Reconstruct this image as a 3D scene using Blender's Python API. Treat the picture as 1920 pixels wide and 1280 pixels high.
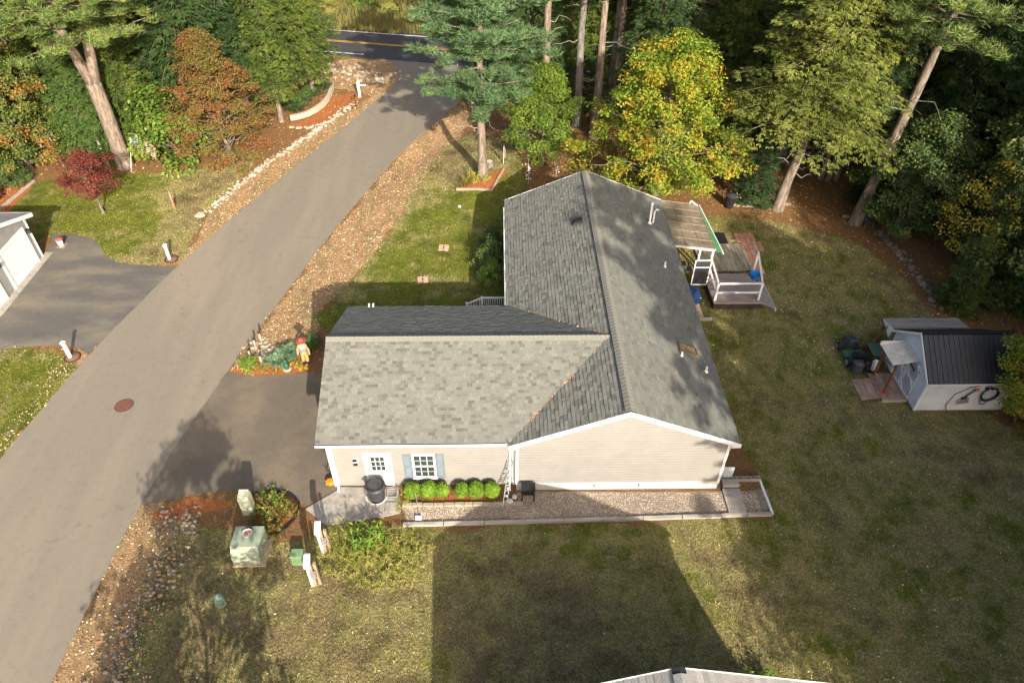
import bpy, math, random
import numpy as np
from mathutils import Matrix, Vector
random.seed(7); rng = np.random.default_rng(7)
sc = bpy.context.scene
for o in list(bpy.data.objects): bpy.data.objects.remove(o)
C = sc.collection

# ------------------------------------------------------------------ camera, sky, sun, exposure
cam = bpy.data.cameras.new('camera'); cam.sensor_width = 36; cam.lens = 25.134; cam.clip_end = 3000
co = bpy.data.objects.new('camera', cam); C.objects.link(co); sc.camera = co
rt = Vector((0.99984, -0.016884, 0.00583)); up = Vector((0.006906, 0.666392, 0.74557)); fw = Vector((0.016473, 0.74541, -0.666402))
m3 = Matrix((rt, up, -fw)).transposed().to_4x4(); m3.translation = (0, 0, 24.5); co.matrix_world = m3
SUN_EL, SUN_AZ = 26.0, 19.0
w = bpy.data.worlds.new('World'); sc.world = w; w.use_nodes = True
nt = w.node_tree; nt.nodes.clear()
sky = nt.nodes.new('ShaderNodeTexSky'); sky.sky_type = 'NISHITA'; sky.sun_disc = False
sky.sun_elevation = math.radians(SUN_EL); sky.sun_rotation = math.radians(180 - SUN_AZ); sky.air_density = .8; sky.dust_density = 4.0; sky.ozone_density = .3
bg = nt.nodes.new('ShaderNodeBackground'); bg.inputs[1].default_value = 0.15
wo = nt.nodes.new('ShaderNodeOutputWorld'); nt.links.new(sky.outputs[0], bg.inputs[0]); nt.links.new(bg.outputs[0], wo.inputs[0])
sl = bpy.data.lights.new('sun', 'SUN'); sl.energy = 5.0; sl.angle = math.radians(0.55); sl.color = (1.0, 0.92, 0.80)
so = bpy.data.objects.new('sun', sl); C.objects.link(so)
el, az = math.radians(SUN_EL), math.radians(SUN_AZ)
so.rotation_euler = Vector((-math.sin(az)*math.cos(el), math.cos(az)*math.cos(el), -math.sin(el))).to_track_quat('-Z', 'Y').to_euler()
so.location = (20, -40, 40)
sc.view_settings.view_transform = 'Standard'; sc.view_settings.look = 'None'; sc.view_settings.gamma = 1; sc.view_settings.use_curve_mapping = False
sc.view_settings.exposure = 0.97

# ------------------------------------------------------------------ materials
MATS = {}
def base_nodes(name, rough=.8):
    m = bpy.data.materials.new(name); m.use_nodes = True; t = m.node_tree
    b = t.nodes['Principled BSDF']; b.inputs['Roughness'].default_value = rough
    b.inputs['Specular IOR Level'].default_value = .3
    return m, t, b
def N(t, kind, **kw):
    n = t.nodes.new(kind)
    for k, v in kw.items():
        if k.startswith('i_'): n.inputs[k[2:].replace('_', ' ')].default_value = v
        else: setattr(n, k, v)
    return n
def noise(t, scale, detail=4, rough=.6, co=None, stretch=None):
    n = N(t, 'ShaderNodeTexNoise'); n.inputs['Scale'].default_value = scale; n.inputs['Detail'].default_value = detail; n.inputs['Roughness'].default_value = rough
    if co is None: co = N(t, 'ShaderNodeTexCoord').outputs['Object']
    if stretch:
        mp = N(t, 'ShaderNodeMapping'); mp.inputs['Scale'].default_value = stretch[:3]
        if len(stretch) > 3: mp.inputs['Rotation'].default_value = (0, 0, stretch[3])
        t.links.new(co, mp.inputs[0]); co = mp.outputs[0]
    t.links.new(co, n.inputs['Vector']); return n.outputs['Fac']
def ramp(t, fac, stops):
    r = N(t, 'ShaderNodeValToRGB'); e = r.color_ramp.elements
    while len(e) < len(stops): e.new(.5)
    for q, (p, c) in zip(e, stops): q.position = p; q.color = (*c, 1) if len(c) == 3 else c
    t.links.new(fac, r.inputs[0]); return r.outputs[0]
def mix(t, fac, a, b, mode='MIX'):
    n = N(t, 'ShaderNodeMix', data_type='RGBA', blend_type=mode)
    for s, v in ((n.inputs[0], fac), (n.inputs[6], a), (n.inputs[7], b)):
        if isinstance(v, bpy.types.NodeSocket): t.links.new(v, s)
        elif isinstance(v, (int, float)): s.default_value = v
        else: s.default_value = (*v, 1)
    return n.outputs[2]
def math_(t, op, a, b=0.0, c=None, clamp=False):
    n = N(t, 'ShaderNodeMath', operation=op, use_clamp=clamp)
    for s, v in zip(n.inputs, (a, b, c)):
        if v is None: continue
        if isinstance(v, bpy.types.NodeSocket): t.links.new(v, s)
        else: s.default_value = v
    return n.outputs[0]
def sstep(t, v, lo, hi):
    n = N(t, 'ShaderNodeMapRange', interpolation_type='SMOOTHSTEP'); t.links.new(v, n.inputs[0]); n.inputs[1].default_value = lo; n.inputs[2].default_value = hi; return n.outputs[0]
def bump(t, b, h, strength=.5, dist=.05):
    n = N(t, 'ShaderNodeBump'); n.inputs['Strength'].default_value = strength; n.inputs['Distance'].default_value = dist
    t.links.new(h, n.inputs['Height']); t.links.new(n.outputs[0], b.inputs['Normal'])
def M(name, col, rough=.75, var=.18, scale=6, col2=None, bs=None, bstr=.3, metal=0, stretch=None, spec=.3):
    """plain painted / weathered surface: colour varied by fine and coarse noise"""
    if name in MATS: return MATS[name]
    m, t, b = base_nodes(name, rough); b.inputs['Metallic'].default_value = metal; b.inputs['Specular IOR Level'].default_value = spec
    lo = tuple(max(0, c*(1-var*1.3)) for c in col); hi = tuple(min(1, c*(1+var)) for c in (col2 or col))
    f = noise(t, scale, 6, .65, stretch=stretch)
    t.links.new(ramp(t, f, [(.3, lo), (.7, hi)]), b.inputs['Base Color'])
    if bs: bump(t, b, noise(t, bs, 4, stretch=stretch), bstr, .02)
    MATS[name] = m; return m
def leafmat(name, stops, trans=.35, patch=1.1, isl=.5, rough=.55, patchw=.55):
    """foliage: colour from leaf-to-leaf chance, twig-sized patches and tree-to-tree chance, light passes through"""
    if name in MATS: return MATS[name]
    m, t, b = base_nodes(name, rough); out = t.nodes['Material Output']
    g = N(t, 'ShaderNodeNewGeometry').outputs['Random Per Island']
    n = noise(t, patch, 3, .6)
    n = sstep(t, n, .3, .7)
    oi = N(t, 'ShaderNodeObjectInfo').outputs['Random']
    f = math_(t, 'ADD', math_(t, 'MULTIPLY', g, isl), math_(t, 'MULTIPLY', n, patchw))
    f = math_(t, 'ADD', f, math_(t, 'MULTIPLY_ADD', oi, .16, -.1))
    stops = [(p, tuple(min(.75, q*1.5) for q in k)) for p, k in stops]
    c = ramp(t, f, stops); t.links.new(c, b.inputs['Base Color']); b.inputs['Specular IOR Level'].default_value = .25
    tr = N(t, 'ShaderNodeBsdfTranslucent'); t.links.new(mix(t, .5, c, (.25, .32, .03), 'MIX'), tr.inputs[0])
    ms = N(t, 'ShaderNodeMixShader'); ms.inputs[0].default_value = trans
    t.links.new(b.outputs[0], ms.inputs[1]); t.links.new(tr.outputs[0], ms.inputs[2]); t.links.new(ms.outputs[0], out.inputs[0])
    MATS[name] = m; return m

# ------------------------------------------------------------------ mesh helpers
def wloc(o):
    v = Vector((0, 0, 0))
    while o is not None: v += o.location; o = o.parent
    return v
def link(o, parent=None):
    C.objects.link(o)
    if parent is not None: o.parent = parent
    return o
def np_mesh(name, V, F, mats, midx=None, smooth=False):
    """V (n,3), F (m,3|4) arrays"""
    me = bpy.data.meshes.new(name); V = np.asarray(V, np.float32); F = np.asarray(F, np.int32); k = F.shape[1]
    me.vertices.add(len(V)); me.vertices.foreach_set('co', V.ravel())
    me.loops.add(F.size); me.loops.foreach_set('vertex_index', F.ravel())
    me.polygons.add(len(F)); me.polygons.foreach_set('loop_start', np.arange(0, F.size, k, dtype=np.int32))
    try: me.polygons.foreach_set('loop_total', np.full(len(F), k, np.int32))
    except Exception: pass
    if midx is not None: me.polygons.foreach_set('material_index', np.asarray(midx, np.int32))
    me.polygons.foreach_set('use_smooth', np.full(len(F), smooth, bool))
    for m in (mats if isinstance(mats, (list, tuple)) else [mats]): me.materials.append(m)
    me.update(calc_edges=True); me.validate(); return me
class MB:
    """collects shapes for one mesh; T is the frame the shapes are given in"""
    def __init__(s, T=None): s.v = []; s.f = []; s.mi = []; s.T = T or Matrix.Identity(4); s.m = 0
    def add(s, vs, fs):
        o = len(s.v); s.v += [tuple(s.T @ Vector(p)) for p in vs]
        for f in fs: s.f.append(tuple(i+o for i in f)); s.mi.append(s.m)
        return s
    def box(s, x0, x1, y0, y1, z0, z1):
        return s.add([(x, y, z) for z in (z0, z1) for x, y in ((x0, y0), (x1, y0), (x1, y1), (x0, y1))],
                     [(3, 2, 1, 0), (4, 5, 6, 7), (0, 1, 5, 4), (1, 2, 6, 5), (2, 3, 7, 6), (3, 0, 4, 7)])
    def bbox(s, x0, x1, y0, y1, z0, z1, b=.02):
        """box with bevelled top and vertical edges"""
        def ring(i, z): return [(x0+i+b, y0+i, z), (x1-i-b, y0+i, z), (x1-i, y0+i+b, z), (x1-i, y1-i-b, z), (x1-i-b, y1-i, z), (x0+i+b, y1-i, z), (x0+i, y1-i-b, z), (x0+i, y0+i+b, z)]
        return s.loft([ring(0, z0), ring(0, z1-b), ring(b, z1)], True)
    def loft(s, rings, caps=True, close=True):
        n = len(rings[0]); vs = [p for r in rings for p in r]; fs = []
        for i in range(len(rings)-1):
            for j in range(n if close else n-1):
                k = (j+1) % n; fs.append((i*n+j, i*n+k, (i+1)*n+k, (i+1)*n+j))
        if caps: fs += [tuple(range(n))[::-1], tuple(range((len(rings)-1)*n, len(rings)*n))]
        return s.add(vs, fs)
    def tube(s, pts, rad, n=8, caps=True):
        pts = [Vector(p) for p in pts]; rad = rad if hasattr(rad, '__len__') else [rad]*len(pts); rings = []
        for i, p in enumerate(pts):
            d = (pts[min(i+1, len(pts)-1)]-pts[max(i-1, 0)])
            if d.length < 1e-6: d = Vector((0, 0, 1))
            d.normalize(); a = d.cross(Vector((0, 0, 1)) if abs(d.z) < .95 else Vector((0, 1, 0))).normalized(); b = d.cross(a)
            rings.append([p+(a*math.cos(t)+b*math.sin(t))*rad[i] for t in (2*math.pi*k/n for k in range(n))])
        return s.loft(rings, caps)
    def lathe(s, prof, cx=0, cy=0, n=16, caps=True):
        return s.loft([[(cx+r*math.cos(t), cy+r*math.sin(t), z) for t in (2*math.pi*k/n for k in range(n))] for r, z in prof], caps)
    def bar(s, a, b, w=.05, h=None):
        """square bar from a to b"""
        a, b = Vector(a), Vector(b); h = h or w; d = (b-a).normalized()
        u = d.cross(Vector((0, 0, 1)) if abs(d.z) < .99 else Vector((0, 1, 0))).normalized(); v = u.cross(d)
        q = [u*w/2*i+v*h/2*j for i, j in ((-1, -1), (1, -1), (1, 1), (-1, 1))]
        return s.loft([[a+k for k in q], [b+k for k in q]])
    def prism(s, poly, z0, z1):
        return s.loft([[(x, y, z0) for x, y in poly], [(x, y, z1) for x, y in poly]])
    def quad(s, a, b, c, d): return s.add([a, b, c, d], [(0, 1, 2, 3)])
    def rock(s, x, y, z, r, seed=None):
        R = random.Random(seed); sx, sy, sz = r*R.uniform(.8, 1.25), r*R.uniform(.75, 1.1), r*R.uniform(.5, .8); a = R.uniform(0, 6.3); rings = []
        for k, (q, h) in enumerate(((.75, -.5), (1, 0), (.7, .65), (.2, .95))):
            ring = []
            for j in range(6):
                t = j*math.pi/3+a; e = q*R.uniform(.8, 1.15)
                ring.append((x+math.cos(t)*sx*e, y+math.sin(t)*sy*e, z+sz*h))
            rings.append(ring)
        return s.loft(rings)
    def build(s, name, mats, parent=None, smooth=False, loc=None):
        me = bpy.data.meshes.new(name); off = wloc(parent) if parent is not None else Vector(loc or (0, 0, 0))
        me.from_pydata([tuple(Vector(p)-off) for p in s.v], [], s.f)
        for m in (mats if isinstance(mats, (list, tuple)) else [mats]): me.materials.append(m)
        if any(s.mi): me.polygons.foreach_set('material_index', s.mi)
        if smooth:
            me.polygons.foreach_set('use_smooth', [True]*len(s.f)); me.set_sharp_from_angle(angle=math.radians(42))
        me.update(); o = bpy.data.objects.new(name, me)
        if loc is not None and parent is None: o.location = loc
        return link(o, parent)
def tag(o, label=None, cat=None, group=None, kind=None):
    for k, v in (('label', label), ('category', cat), ('group', group), ('kind', kind)):
        if v: o[k] = v
    return o
def thing(name, label, cat, loc=(0, 0, 0), rz=0, group=None):
    o = bpy.data.objects.new(name, None); o.empty_display_size = .3; C.objects.link(o)
    o.location = loc; o.rotation_euler = (0, 0, rz); return tag(o, label, cat, group)
def copy_tree(o, parent=None):
    c = o.copy(); C.objects.link(c); c.parent = parent
    for ch in o.children: copy_tree(ch, c)
    return c
def box_part(root, name, mat, *b, bev=None):
    m = MB(); (m.bbox(*b, bev) if bev else m.box(*b)); return m.build(name, mat, root)

# ------------------------------------------------------------------ terrain
def gauss2(X, Y, cx, cy, ax, ay, dx=1, dy=0):
    u = (X-cx)*dx+(Y-cy)*dy; v = -(X-cx)*dy+(Y-cy)*dx
    return np.exp(-(u/ax)**2/2-(v/ay)**2/2)
def hgt(X, Y):
    h = .62*gauss2(X, Y, -.6, 44.0, 2.2, 3.2) - .38*gauss2(X, Y, -4.3, 50.2, 1.0, 5.0, .87, -.5)
    h = h+.3*gauss2(X, Y, -9.6, 29.2, .7, 1.1)
    return h
def hz(x, y): return float(hgt(np.float64(x), np.float64(y)))
def sdist(poly, X, Y):
    """signed distance, positive inside"""
    d = np.full(X.shape, 1e9); ins = np.zeros(X.shape, bool); n = len(poly)
    for i in range(n):
        (x0, y0), (x1, y1) = poly[i], poly[(i+1) % n]
        ex, ey = x1-x0, y1-y0; L = ex*ex+ey*ey+1e-12
        t = np.clip(((X-x0)*ex+(Y-y0)*ey)/L, 0, 1)
        d = np.minimum(d, np.hypot(X-x0-t*ex, Y-y0-t*ey))
        ins ^= ((y0 > Y) != (y1 > Y)) & (X < ex*(Y-y0)/(ey+1e-12*(ey == 0))+x0)
    return np.where(ins, d, -d)
Z_LAWN = [
 [(-41.96, 40.07), (-31.44, 40.51), (-31.5, 44.23), (-28.5, 44.8), (-25.35, 45.15), (-22.49, 45.36), (-19.38, 46.11), (-17.37, 47.04), (-17.96, 43.63), (-18.68, 40.03), (-18.55, 36.57), (-18.96, 34.26), (-20.6, 34.12), (-22.92, 34.56), (-25.73, 37.5), (-27.68, 37.51), (-30.26, 31.23)],
 [(-32.99, 26.75), (-25.25, 27.07), (-22.36, 27.16), (-20.68, 25.74), (-21.77, 20.26), (-22.45, 11.1)],
 [(-9.78, 29.21), (-8.83, 31.74), (-7.49, 35.18), (-6.45, 38.86), (-5.41, 45.03), (-3.95, 49.03), (-2.24, 51.21), (0.59, 50.13), (1.84, 45.36), (1.8, 29.99), (-8.15, 27.5)],
 [(13.47, 39.34), (17.46, 38.86), (21.68, 36.41), (23.07, 32.69), (23.49, 27.17), (22.64, 21.34), (25.25, 20.36), (20.15, 6.5), (-12.63, 7.0), (-12.89, 10.26), (-13.17, 14.79), (-13.04, 16.81), (-9.83, 15.91), (-7.93, 15.76), (-6.38, 16.47), (-3.82, 16.26), (10.99, 16.62), (10.25, 24.95), (10.03, 35.48)]]
Z_DRY_LIT = [
 [(-13.59, 16.56), (-7.96, 15.88), (-3.81, 16.19), (-2.33, 12.72), (-1.34, 6.83), (-11.84, 6.99)],
 [(-9.64, 32.99), (-7.77, 37.35), (-5.5, 46.18), (-3.81, 50.15), (0.59, 50.13), (0.9, 44.99), (-2.38, 43.17), (-4.86, 42.48), (-7.11, 37.35), (-8.54, 31.74)],
 [(-23.38, 44.77), (-17.37, 47.04), (-17.86, 43.27), (-18.29, 36.56), (-19.07, 34.1), (-22.97, 34.67), (-19.87, 37.45)],
 [(15.54, 22.74), (22.49, 21.99), (23.11, 18.33), (20.6, 16.25), (16.53, 19.56)],
 [(6.39, 16.3), (9.81, 16.26), (10.11, 13.59), (10.95, 9.74), (9.17, 9.76), (7.67, 13.41)],  # sunlit strip between the shadows, its brightness painted in as straw colour
 [(-2.96, 16.06), (1.25, 15.76), (4.25, 14.56), (5.44, 9.82), (-2.4, 8.31)],
 [(13.47, 39.34), (17.46, 38.86), (21.68, 36.41), (23.07, 32.69), (23.49, 27.17), (22.11, 27.18), (21.13, 31.7), (20.01, 35.39), (16.3, 37.16)]]
Z_CHIP = [
 [(-14.77, 17.59), (-14.01, 17.77), (-12.74, 16.55), (-12.36, 14.78), (-11.83, 10.24), (-15.1, 10.29)],
 [(-13.31, 25.5), (-10.73, 35.65), (-6.61, 50.17), (-3.47, 56.24), (-2.13, 54.82), (-3.73, 48.44), (-6.45, 38.86), (-7.72, 34.53), (-8.79, 31.5), (-9.56, 29.21), (-9.57, 27.51), (-12.03, 25.57)],
 [(-18.76, 34.1), (-17.39, 37.91), (-9.67, 57.41), (-10.45, 58.38), (-14.98, 50.21), (-17.25, 45.1), (-18.57, 40.22), (-18.49, 35.17)],
 [(-9.67, 57.41), (-8.65, 60.38), (-8.9, 64.21), (-10.23, 66.26), (-14.37, 66.27), (-16.42, 64.22), (-14.24, 59.83), (-11.38, 58.71)],
 [(-21.5, 19.73), (-20.53, 26.5), (-21.23, 27.02), (-21.78, 26.75), (-22.03, 20.77)],
 [(-23.18, 15.15), (-21.95, 20.62), (-21.21, 19.16), (-20.89, 12.98)]]
Z_MULCH = [
 [(-16.57, 52.56), (-14.69, 53.88), (-13.65, 57.64), (-12.54, 59.04), (-11.08, 58.17), (-11.82, 56.27), (-13.47, 52.92), (-15.34, 52.0)],
 [(-2.77, 42.05), (-1.49, 43.52), (0.34, 44.24), (-0.04, 41.89)],
 [(-13.18, 25.2), (-13.0, 26.27), (-11.7, 26.41), (-9.49, 26.39), (-9.26, 25.16), (-11.88, 24.97)],
 [(-4.23, 17.2), (-4.28, 17.72), (0.55, 17.66), (0.54, 17.32)],
 [(-10.35, 17.93), (-9.31, 18.19), (-8.44, 17.8), (-8.17, 17.25), (-8.29, 16.67), (-9.17, 15.75), (-9.63, 16.1), (-10.15, 17.15)],
 [(-13.98, 17.07), (-12.75, 17.91), (-10.79, 17.94), (-11.01, 17.16), (-12.82, 16.8)],
 [(-31.29, 35.83), (-31.34, 40.31), (-31.78, 44.82), (-34.67, 44.1)]]
dense_x = np.arange(-40, 42, .25); dense_y = np.arange(6, 82, .25)
def outer(a, lo, hi): 
    d = .5; L = [a[0]]; R_ = [a[-1]]
    while L[-1] > lo: L.append(L[-1]-d); R_.append(R_[-1]+d); d *= 1.35
    return np.concatenate([np.array(L[1:])[::-1], a, np.array(R_[1:])])
gx = outer(dense_x, -900, 900); gy = outer(dense_y, -900, 900)
GX, GY = np.meshgrid(gx, gy); nx, ny = len(gx), len(gy)
GZ = hgt(GX, GY)
wob = np.sin(GX*1.7+np.sin(GY*1.3)*1.5)*.12+np.sin(GY*2.3+GX*.9)*.1
def zone(polys, w):
    m = np.full(GX.shape, 0.0)
    for p in polys: m = np.maximum(m, np.clip((sdist(p, GX, GY)+wob)/w+.5, 0, 1))
    return m
zl, zd, zc, zm = zone(Z_LAWN, .9), zone(Z_DRY_LIT, 2.6), zone(Z_CHIP, .7), zone(Z_MULCH, .35)
FIELD = [(-40, 75.5), (-20, 74.8), (-3, 71.5), (4, 72), (2, 95), (-40, 110)]
zd = np.maximum(zd, .45*zone([Z_LAWN[3]], 2.0)); zl = np.maximum(zl, zone([FIELD], 2.0)*.9); zd = np.maximum(zd, zone([FIELD], 2.0))  # straw tone over the front lawn lightens its shade through the colour
idx = np.arange(nx*ny).reshape(ny, nx)
F = np.stack([idx[:-1, :-1], idx[:-1, 1:], idx[1:, 1:], idx[1:, :-1]], -1).reshape(-1, 4)

def grass_color(t):
    co = N(t, 'ShaderNodeTexCoord').outputs['Object']
    big = noise(t, .42, 5, .62, co); mid = noise(t, 1.3, 6, .7, co); fine = noise(t, 9, 6, .75, co); streak = noise(t, 2.2, 5, .7, co, (1.0, .35, 1, .5))
    green = ramp(t, fine, [(.25, (.046, .056, .009)), (.5, (.135, .148, .022)), (.75, (.26, .26, .052))])
    straw = ramp(t, fine, [(.25, (.09, .073, .028)), (.5, (.265, .228, .09)), (.78, (.48, .41, .195))])
    soil = ramp(t, fine, [(.3, (.07, .047, .03)), (.7, (.24, .16, .1))])
    at = N(t, 'ShaderNodeAttribute', attribute_name='zone'); sp = N(t, 'ShaderNodeSeparateColor'); t.links.new(at.outputs['Color'], sp.inputs[0])
    s = math_(t, 'ADD', math_(t, 'MULTIPLY', big, .7), math_(t, 'MULTIPLY', mid, .65))
    s = math_(t, 'ADD', s, math_(t, 'MULTIPLY', streak, .35))
    s = math_(t, 'ADD', s, math_(t, 'MULTIPLY', sp.outputs[1], .3))
    f1 = sstep(t, s, .82, 1.04); f2 = math_(t, 'MULTIPLY', sstep(t, s, 1.04, 1.22), .6)
    c = mix(t, f1, green, straw); c = mix(t, f2, c, soil)
    dk = ramp(t, noise(t, .8, 6, .72, co), [(.32, (.5, .56, .45)), (.52, (.95, .95, .95)), (.7, (1.15, 1.12, 1.05))])
    sk = ramp(t, noise(t, 24, 4, .7, co, (1, .55, 1, .4)), [(.34, (.45, .47, .4)), (.5, (.98, .98, .98)), (.68, (1.4, 1.38, 1.3))])
    c = mix(t, 1.0, c, sk, 'MULTIPLY')
    return mix(t, 1.0, c, dk, 'MULTIPLY'), sp, fine, mid
def ground_material():
    m, t, b = base_nodes('ground', .95); b.inputs['Specular IOR Level'].default_value = .1
    gc, sp, fine, mid = grass_color(t)
    co = N(t, 'ShaderNodeTexCoord').outputs['Object']
    n1 = noise(t, 14, 5, .75, co); n2 = noise(t, 2.5, 4, .6, co); vo = N(t, 'ShaderNodeTexVoronoi'); vo.inputs['Scale'].default_value = 9; t.links.new(co, vo.inputs['Vector'])
    litter = ramp(t, n1, [(.25, (.045, .025, .014)), (.5, (.21, .112, .046)), (.75, (.44, .26, .11))])
    litter = mix(t, sstep(t, n2, .5, .75), litter, ramp(t, n1, [(.3, (.04, .03, .018)), (.7, (.2, .15, .09))]))
    chip = ramp(t, n1, [(.22, (.1, .055, .026)), (.45, (.3, .185, .09)), (.62, (.47, .32, .17)), (.8, (.58, .45, .29))])
    n3 = noise(t, .9, 5, .7, co, (1.0, .3, 1, -.52))
    chip = mix(t, math_(t, 'MULTIPLY', sstep(t, n3, .46, .62), .75), chip, ramp(t, n1, [(.25, (.1, .075, .035)), (.5, (.23, .18, .085)), (.75, (.38, .31, .16))]))
    chip = mix(t, math_(t, 'MULTIPLY', sstep(t, n2, .5, .66), .75), chip, ramp(t, n1, [(.3, (.11, .05, .024)), (.7, (.36, .2, .09))]))
    mulch = ramp(t, n1, [(.25, (.09, .03, .012)), (.5, (.36, .125, .045)), (.78, (.55, .23, .09))])
    edge = math_(t, 'MULTIPLY_ADD', math_(t, 'ADD', mid, math_(t, 'MULTIPLY', n1, .8)), .8, -.72)
    def msk(s): return sstep(t, math_(t, 'ADD', s, edge), .42, .6)
    c = mix(t, msk(sp.outputs[2]), litter, chip); c = mix(t, msk(sp.outputs[0]), c, gc)
    mk = N(t, 'ShaderNodeAttribute', attribute_name='mulch'); c = mix(t, msk(mk.outputs['Fac']), c, mulch)
    t.links.new(c, b.inputs['Base Color'])
    bump(t, b, math_(t, 'ADD', math_(t, 'ADD', fine, math_(t, 'MULTIPLY', n1, .8)), math_(t, 'MULTIPLY', mid, 1.2)), .9, .09)
    return m
def zone_attr(me, L, D, Cc, Mu):
    a = me.color_attributes.new('zone', 'FLOAT_COLOR', 'POINT'); a.data.foreach_set('color', np.stack([L, D, Cc, np.ones_like(L)], -1).astype(np.float32).ravel())
    a = me.attributes.new('mulch', 'FLOAT', 'POINT'); a.data.foreach_set('value', Mu.astype(np.float32).ravel())
GM = ground_material()
gme = np_mesh('ground', np.stack([GX, GY, GZ-.0], -1).reshape(-1, 3), F, GM, smooth=True); zone_attr(gme, zl.ravel(), zd.ravel(), zc.ravel(), zm.ravel())
go = link(bpy.data.objects.new('ground', gme)); go['kind'] = 'structure'

def samp(x, y, A):
    """mask value at points in the dense region"""
    i = np.clip(np.searchsorted(gx, x), 1, nx-1); j = np.clip(np.searchsorted(gy, y), 1, ny-1); return A[j, i]
# paved sheets -------------------------------------------------------------
def refine(poly, step=.5, jit=.02):
    out = []
    for i, a in enumerate(poly):
        b = poly[(i+1) % len(poly)]; d = math.dist(a, b); k = max(1, int(d/step))
        for q in range(k):
            f = q/k; out.append((a[0]+(b[0]-a[0])*f+random.gauss(0, jit), a[1]+(b[1]-a[1])*f+random.gauss(0, jit)))
    return out
def smooth_line(pts, it=2):
    for _ in range(it):
        q = [pts[0]]
        for a, b in zip(pts, pts[1:]): q += [(a[0]*.75+b[0]*.25, a[1]*.75+b[1]*.25), (a[0]*.25+b[0]*.75, a[1]*.25+b[1]*.75)]
        pts = q+[pts[-1]]
    return pts
def sheet(name, poly, z, mat, jit=.02, thick=.06):
    m = MB(); p = refine(poly, .4, jit)
    me = bpy.data.meshes.new(name); o = bpy.data.objects.new(name, me)
    a = sum(p[i][0]*p[(i+1) % len(p)][1]-p[(i+1) % len(p)][0]*p[i][1] for i in range(len(p)))
    if a < 0: p = p[::-1]
    n = len(p)
    me.from_pydata([(x, y, z) for x, y in p]+[(x, y, z-thick) for x, y in p], [], [tuple(range(n))]+[(i, n+i, n+(i+1) % n, (i+1) % n) for i in range(n)])
    me.materials.append(mat); link(o); o['kind'] = 'structure'; return o
def asphalt(name, col, tint, crack=.0, patch=.5, stretch=None):
    m, t, b = base_nodes(name, .88); co = N(t, 'ShaderNodeTexCoord').outputs['Object']
    f = noise(t, 55, 3, .8, co); g = noise(t, .45, 4, .6, co, stretch); g2 = noise(t, 2.6, 5, .7, co)
    c = ramp(t, f, [(.25, tuple(x*.62 for x in col)), (.55, col), (.8, tuple(min(1, x*1.45) for x in col))])
    c = mix(t, math_(t, 'MULTIPLY', sstep(t, g, .4, .68), patch), c, tint)
    c = mix(t, math_(t, 'MULTIPLY', sstep(t, g2, .5, .75), .35), c, tuple(x*.55 for x in col))
    if crack:
        wv = N(t, 'ShaderNodeTexVoronoi', feature='DISTANCE_TO_EDGE'); wv.inputs['Scale'].default_value = crack
        mp = N(t, 'ShaderNodeVectorMath', operation='ADD'); nn = N(t, 'ShaderNodeTexNoise'); nn.inputs['Scale'].default_value = 1.3; t.links.new(co, nn.inputs['Vector'])
        t.links.new(co, mp.inputs[0]); t.links.new(nn.outputs['Color'], mp.inputs[1]); t.links.new(mp.outputs[0], wv.inputs['Vector'])
        k = math_(t, 'LESS_THAN', wv.outputs['Distance'], .0028); k = math_(t, 'MULTIPLY', k, sstep(t, g2, .42, .58))
        c = mix(t, math_(t, 'MULTIPLY', k, .28), c, tuple(x*.35 for x in col))
    t.links.new(c, b.inputs['Base Color']); bump(t, b, f, .35, .01); return m
A_ROAD = asphalt('asphalt_road', (.205, .176, .134), (.24, .2, .146), .1, .75, (1.0, .16, 1, -.52))
A_DRIVE = asphalt('asphalt_drive', (.125, .103, .075), (.18, .142, .096), .3, .7)
A_NEIGH = asphalt('asphalt_neighbour', (.1, .093, .083), (.18, .155, .113), .4, .8, (.5, 1.4, 1, 0))
A_MAIN = asphalt('asphalt_main', (.05, .049, .05), (.07, .067, .062), 0, .5)
ROAD_R = [(-15.24, 5.71), (-15.09, 10.46), (-14.77, 17.59), (-14.2, 21.39), (-13.33, 25.58), (-12.12, 30.59), (-10.26, 38.15), (-7.5, 47.23), (-5.53, 51.87), (-3.42, 56.24), (-2.46, 59.02), (-1.37, 61.52), (1.22, 63.69)]
ROAD_L = [(-22.92, 7.16), (-22.48, 13.41), (-21.65, 20.03), (-20.68, 26.54), (-18.76, 34.1), (-17.43, 38.03), (-14.92, 44.56), (-12.08, 51.99), (-9.74, 58.05), (-8.79, 60.38), (-8.82, 63.34), (-9.67, 65.61), (-11.52, 66.79), (-14.54, 67.33)]
road = sheet('road', smooth_line(ROAD_R, 1)+smooth_line(ROAD_L, 1)[::-1], .012, A_ROAD, .015)
DRIVE = [(-14.8, 17.47), (-14.25, 21.2), (-13.41, 25.28), (-12.7, 25.16), (-11.63, 25.0), (-10.36, 25.1), (-9.2, 25.27)]+[(-6.9, 24.9), (-6.9, 18.3)]+[(-6.75, 18.32), (-7.93, 17.46), (-8.44, 17.8), (-9.18, 18.08), (-10.41, 18.18), (-11.51, 18.19), (-12.79, 18.04)]
sheet('driveway', DRIVE, .008, A_DRIVE, .012)
NDRIVE = [(-25.25, 27.07), (-23.76, 27.29), (-22.3, 27.32), (-21.42, 27.15), (-20.65, 26.66), (-19.75, 30.2), (-18.7, 34.1), (-19.7, 34.16), (-20.91, 34.28), (-22.31, 34.55), (-23.29, 35.32), (-24.05, 36.33), (-24.84, 37.08), (-26.05, 37.5), (-27.5, 37.69)]+[(-26.95, 36.2), (-26.95, 26), (-30, 24)]
sheet('neighbour_driveway', NDRIVE, .008, A_NEIGH, .012)
md = Vector((.98, -.2, 0)).normalized(); mn = Vector((.2, .98, 0)).normalized(); mo = Vector((-14.1, 70.75, 0))
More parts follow.
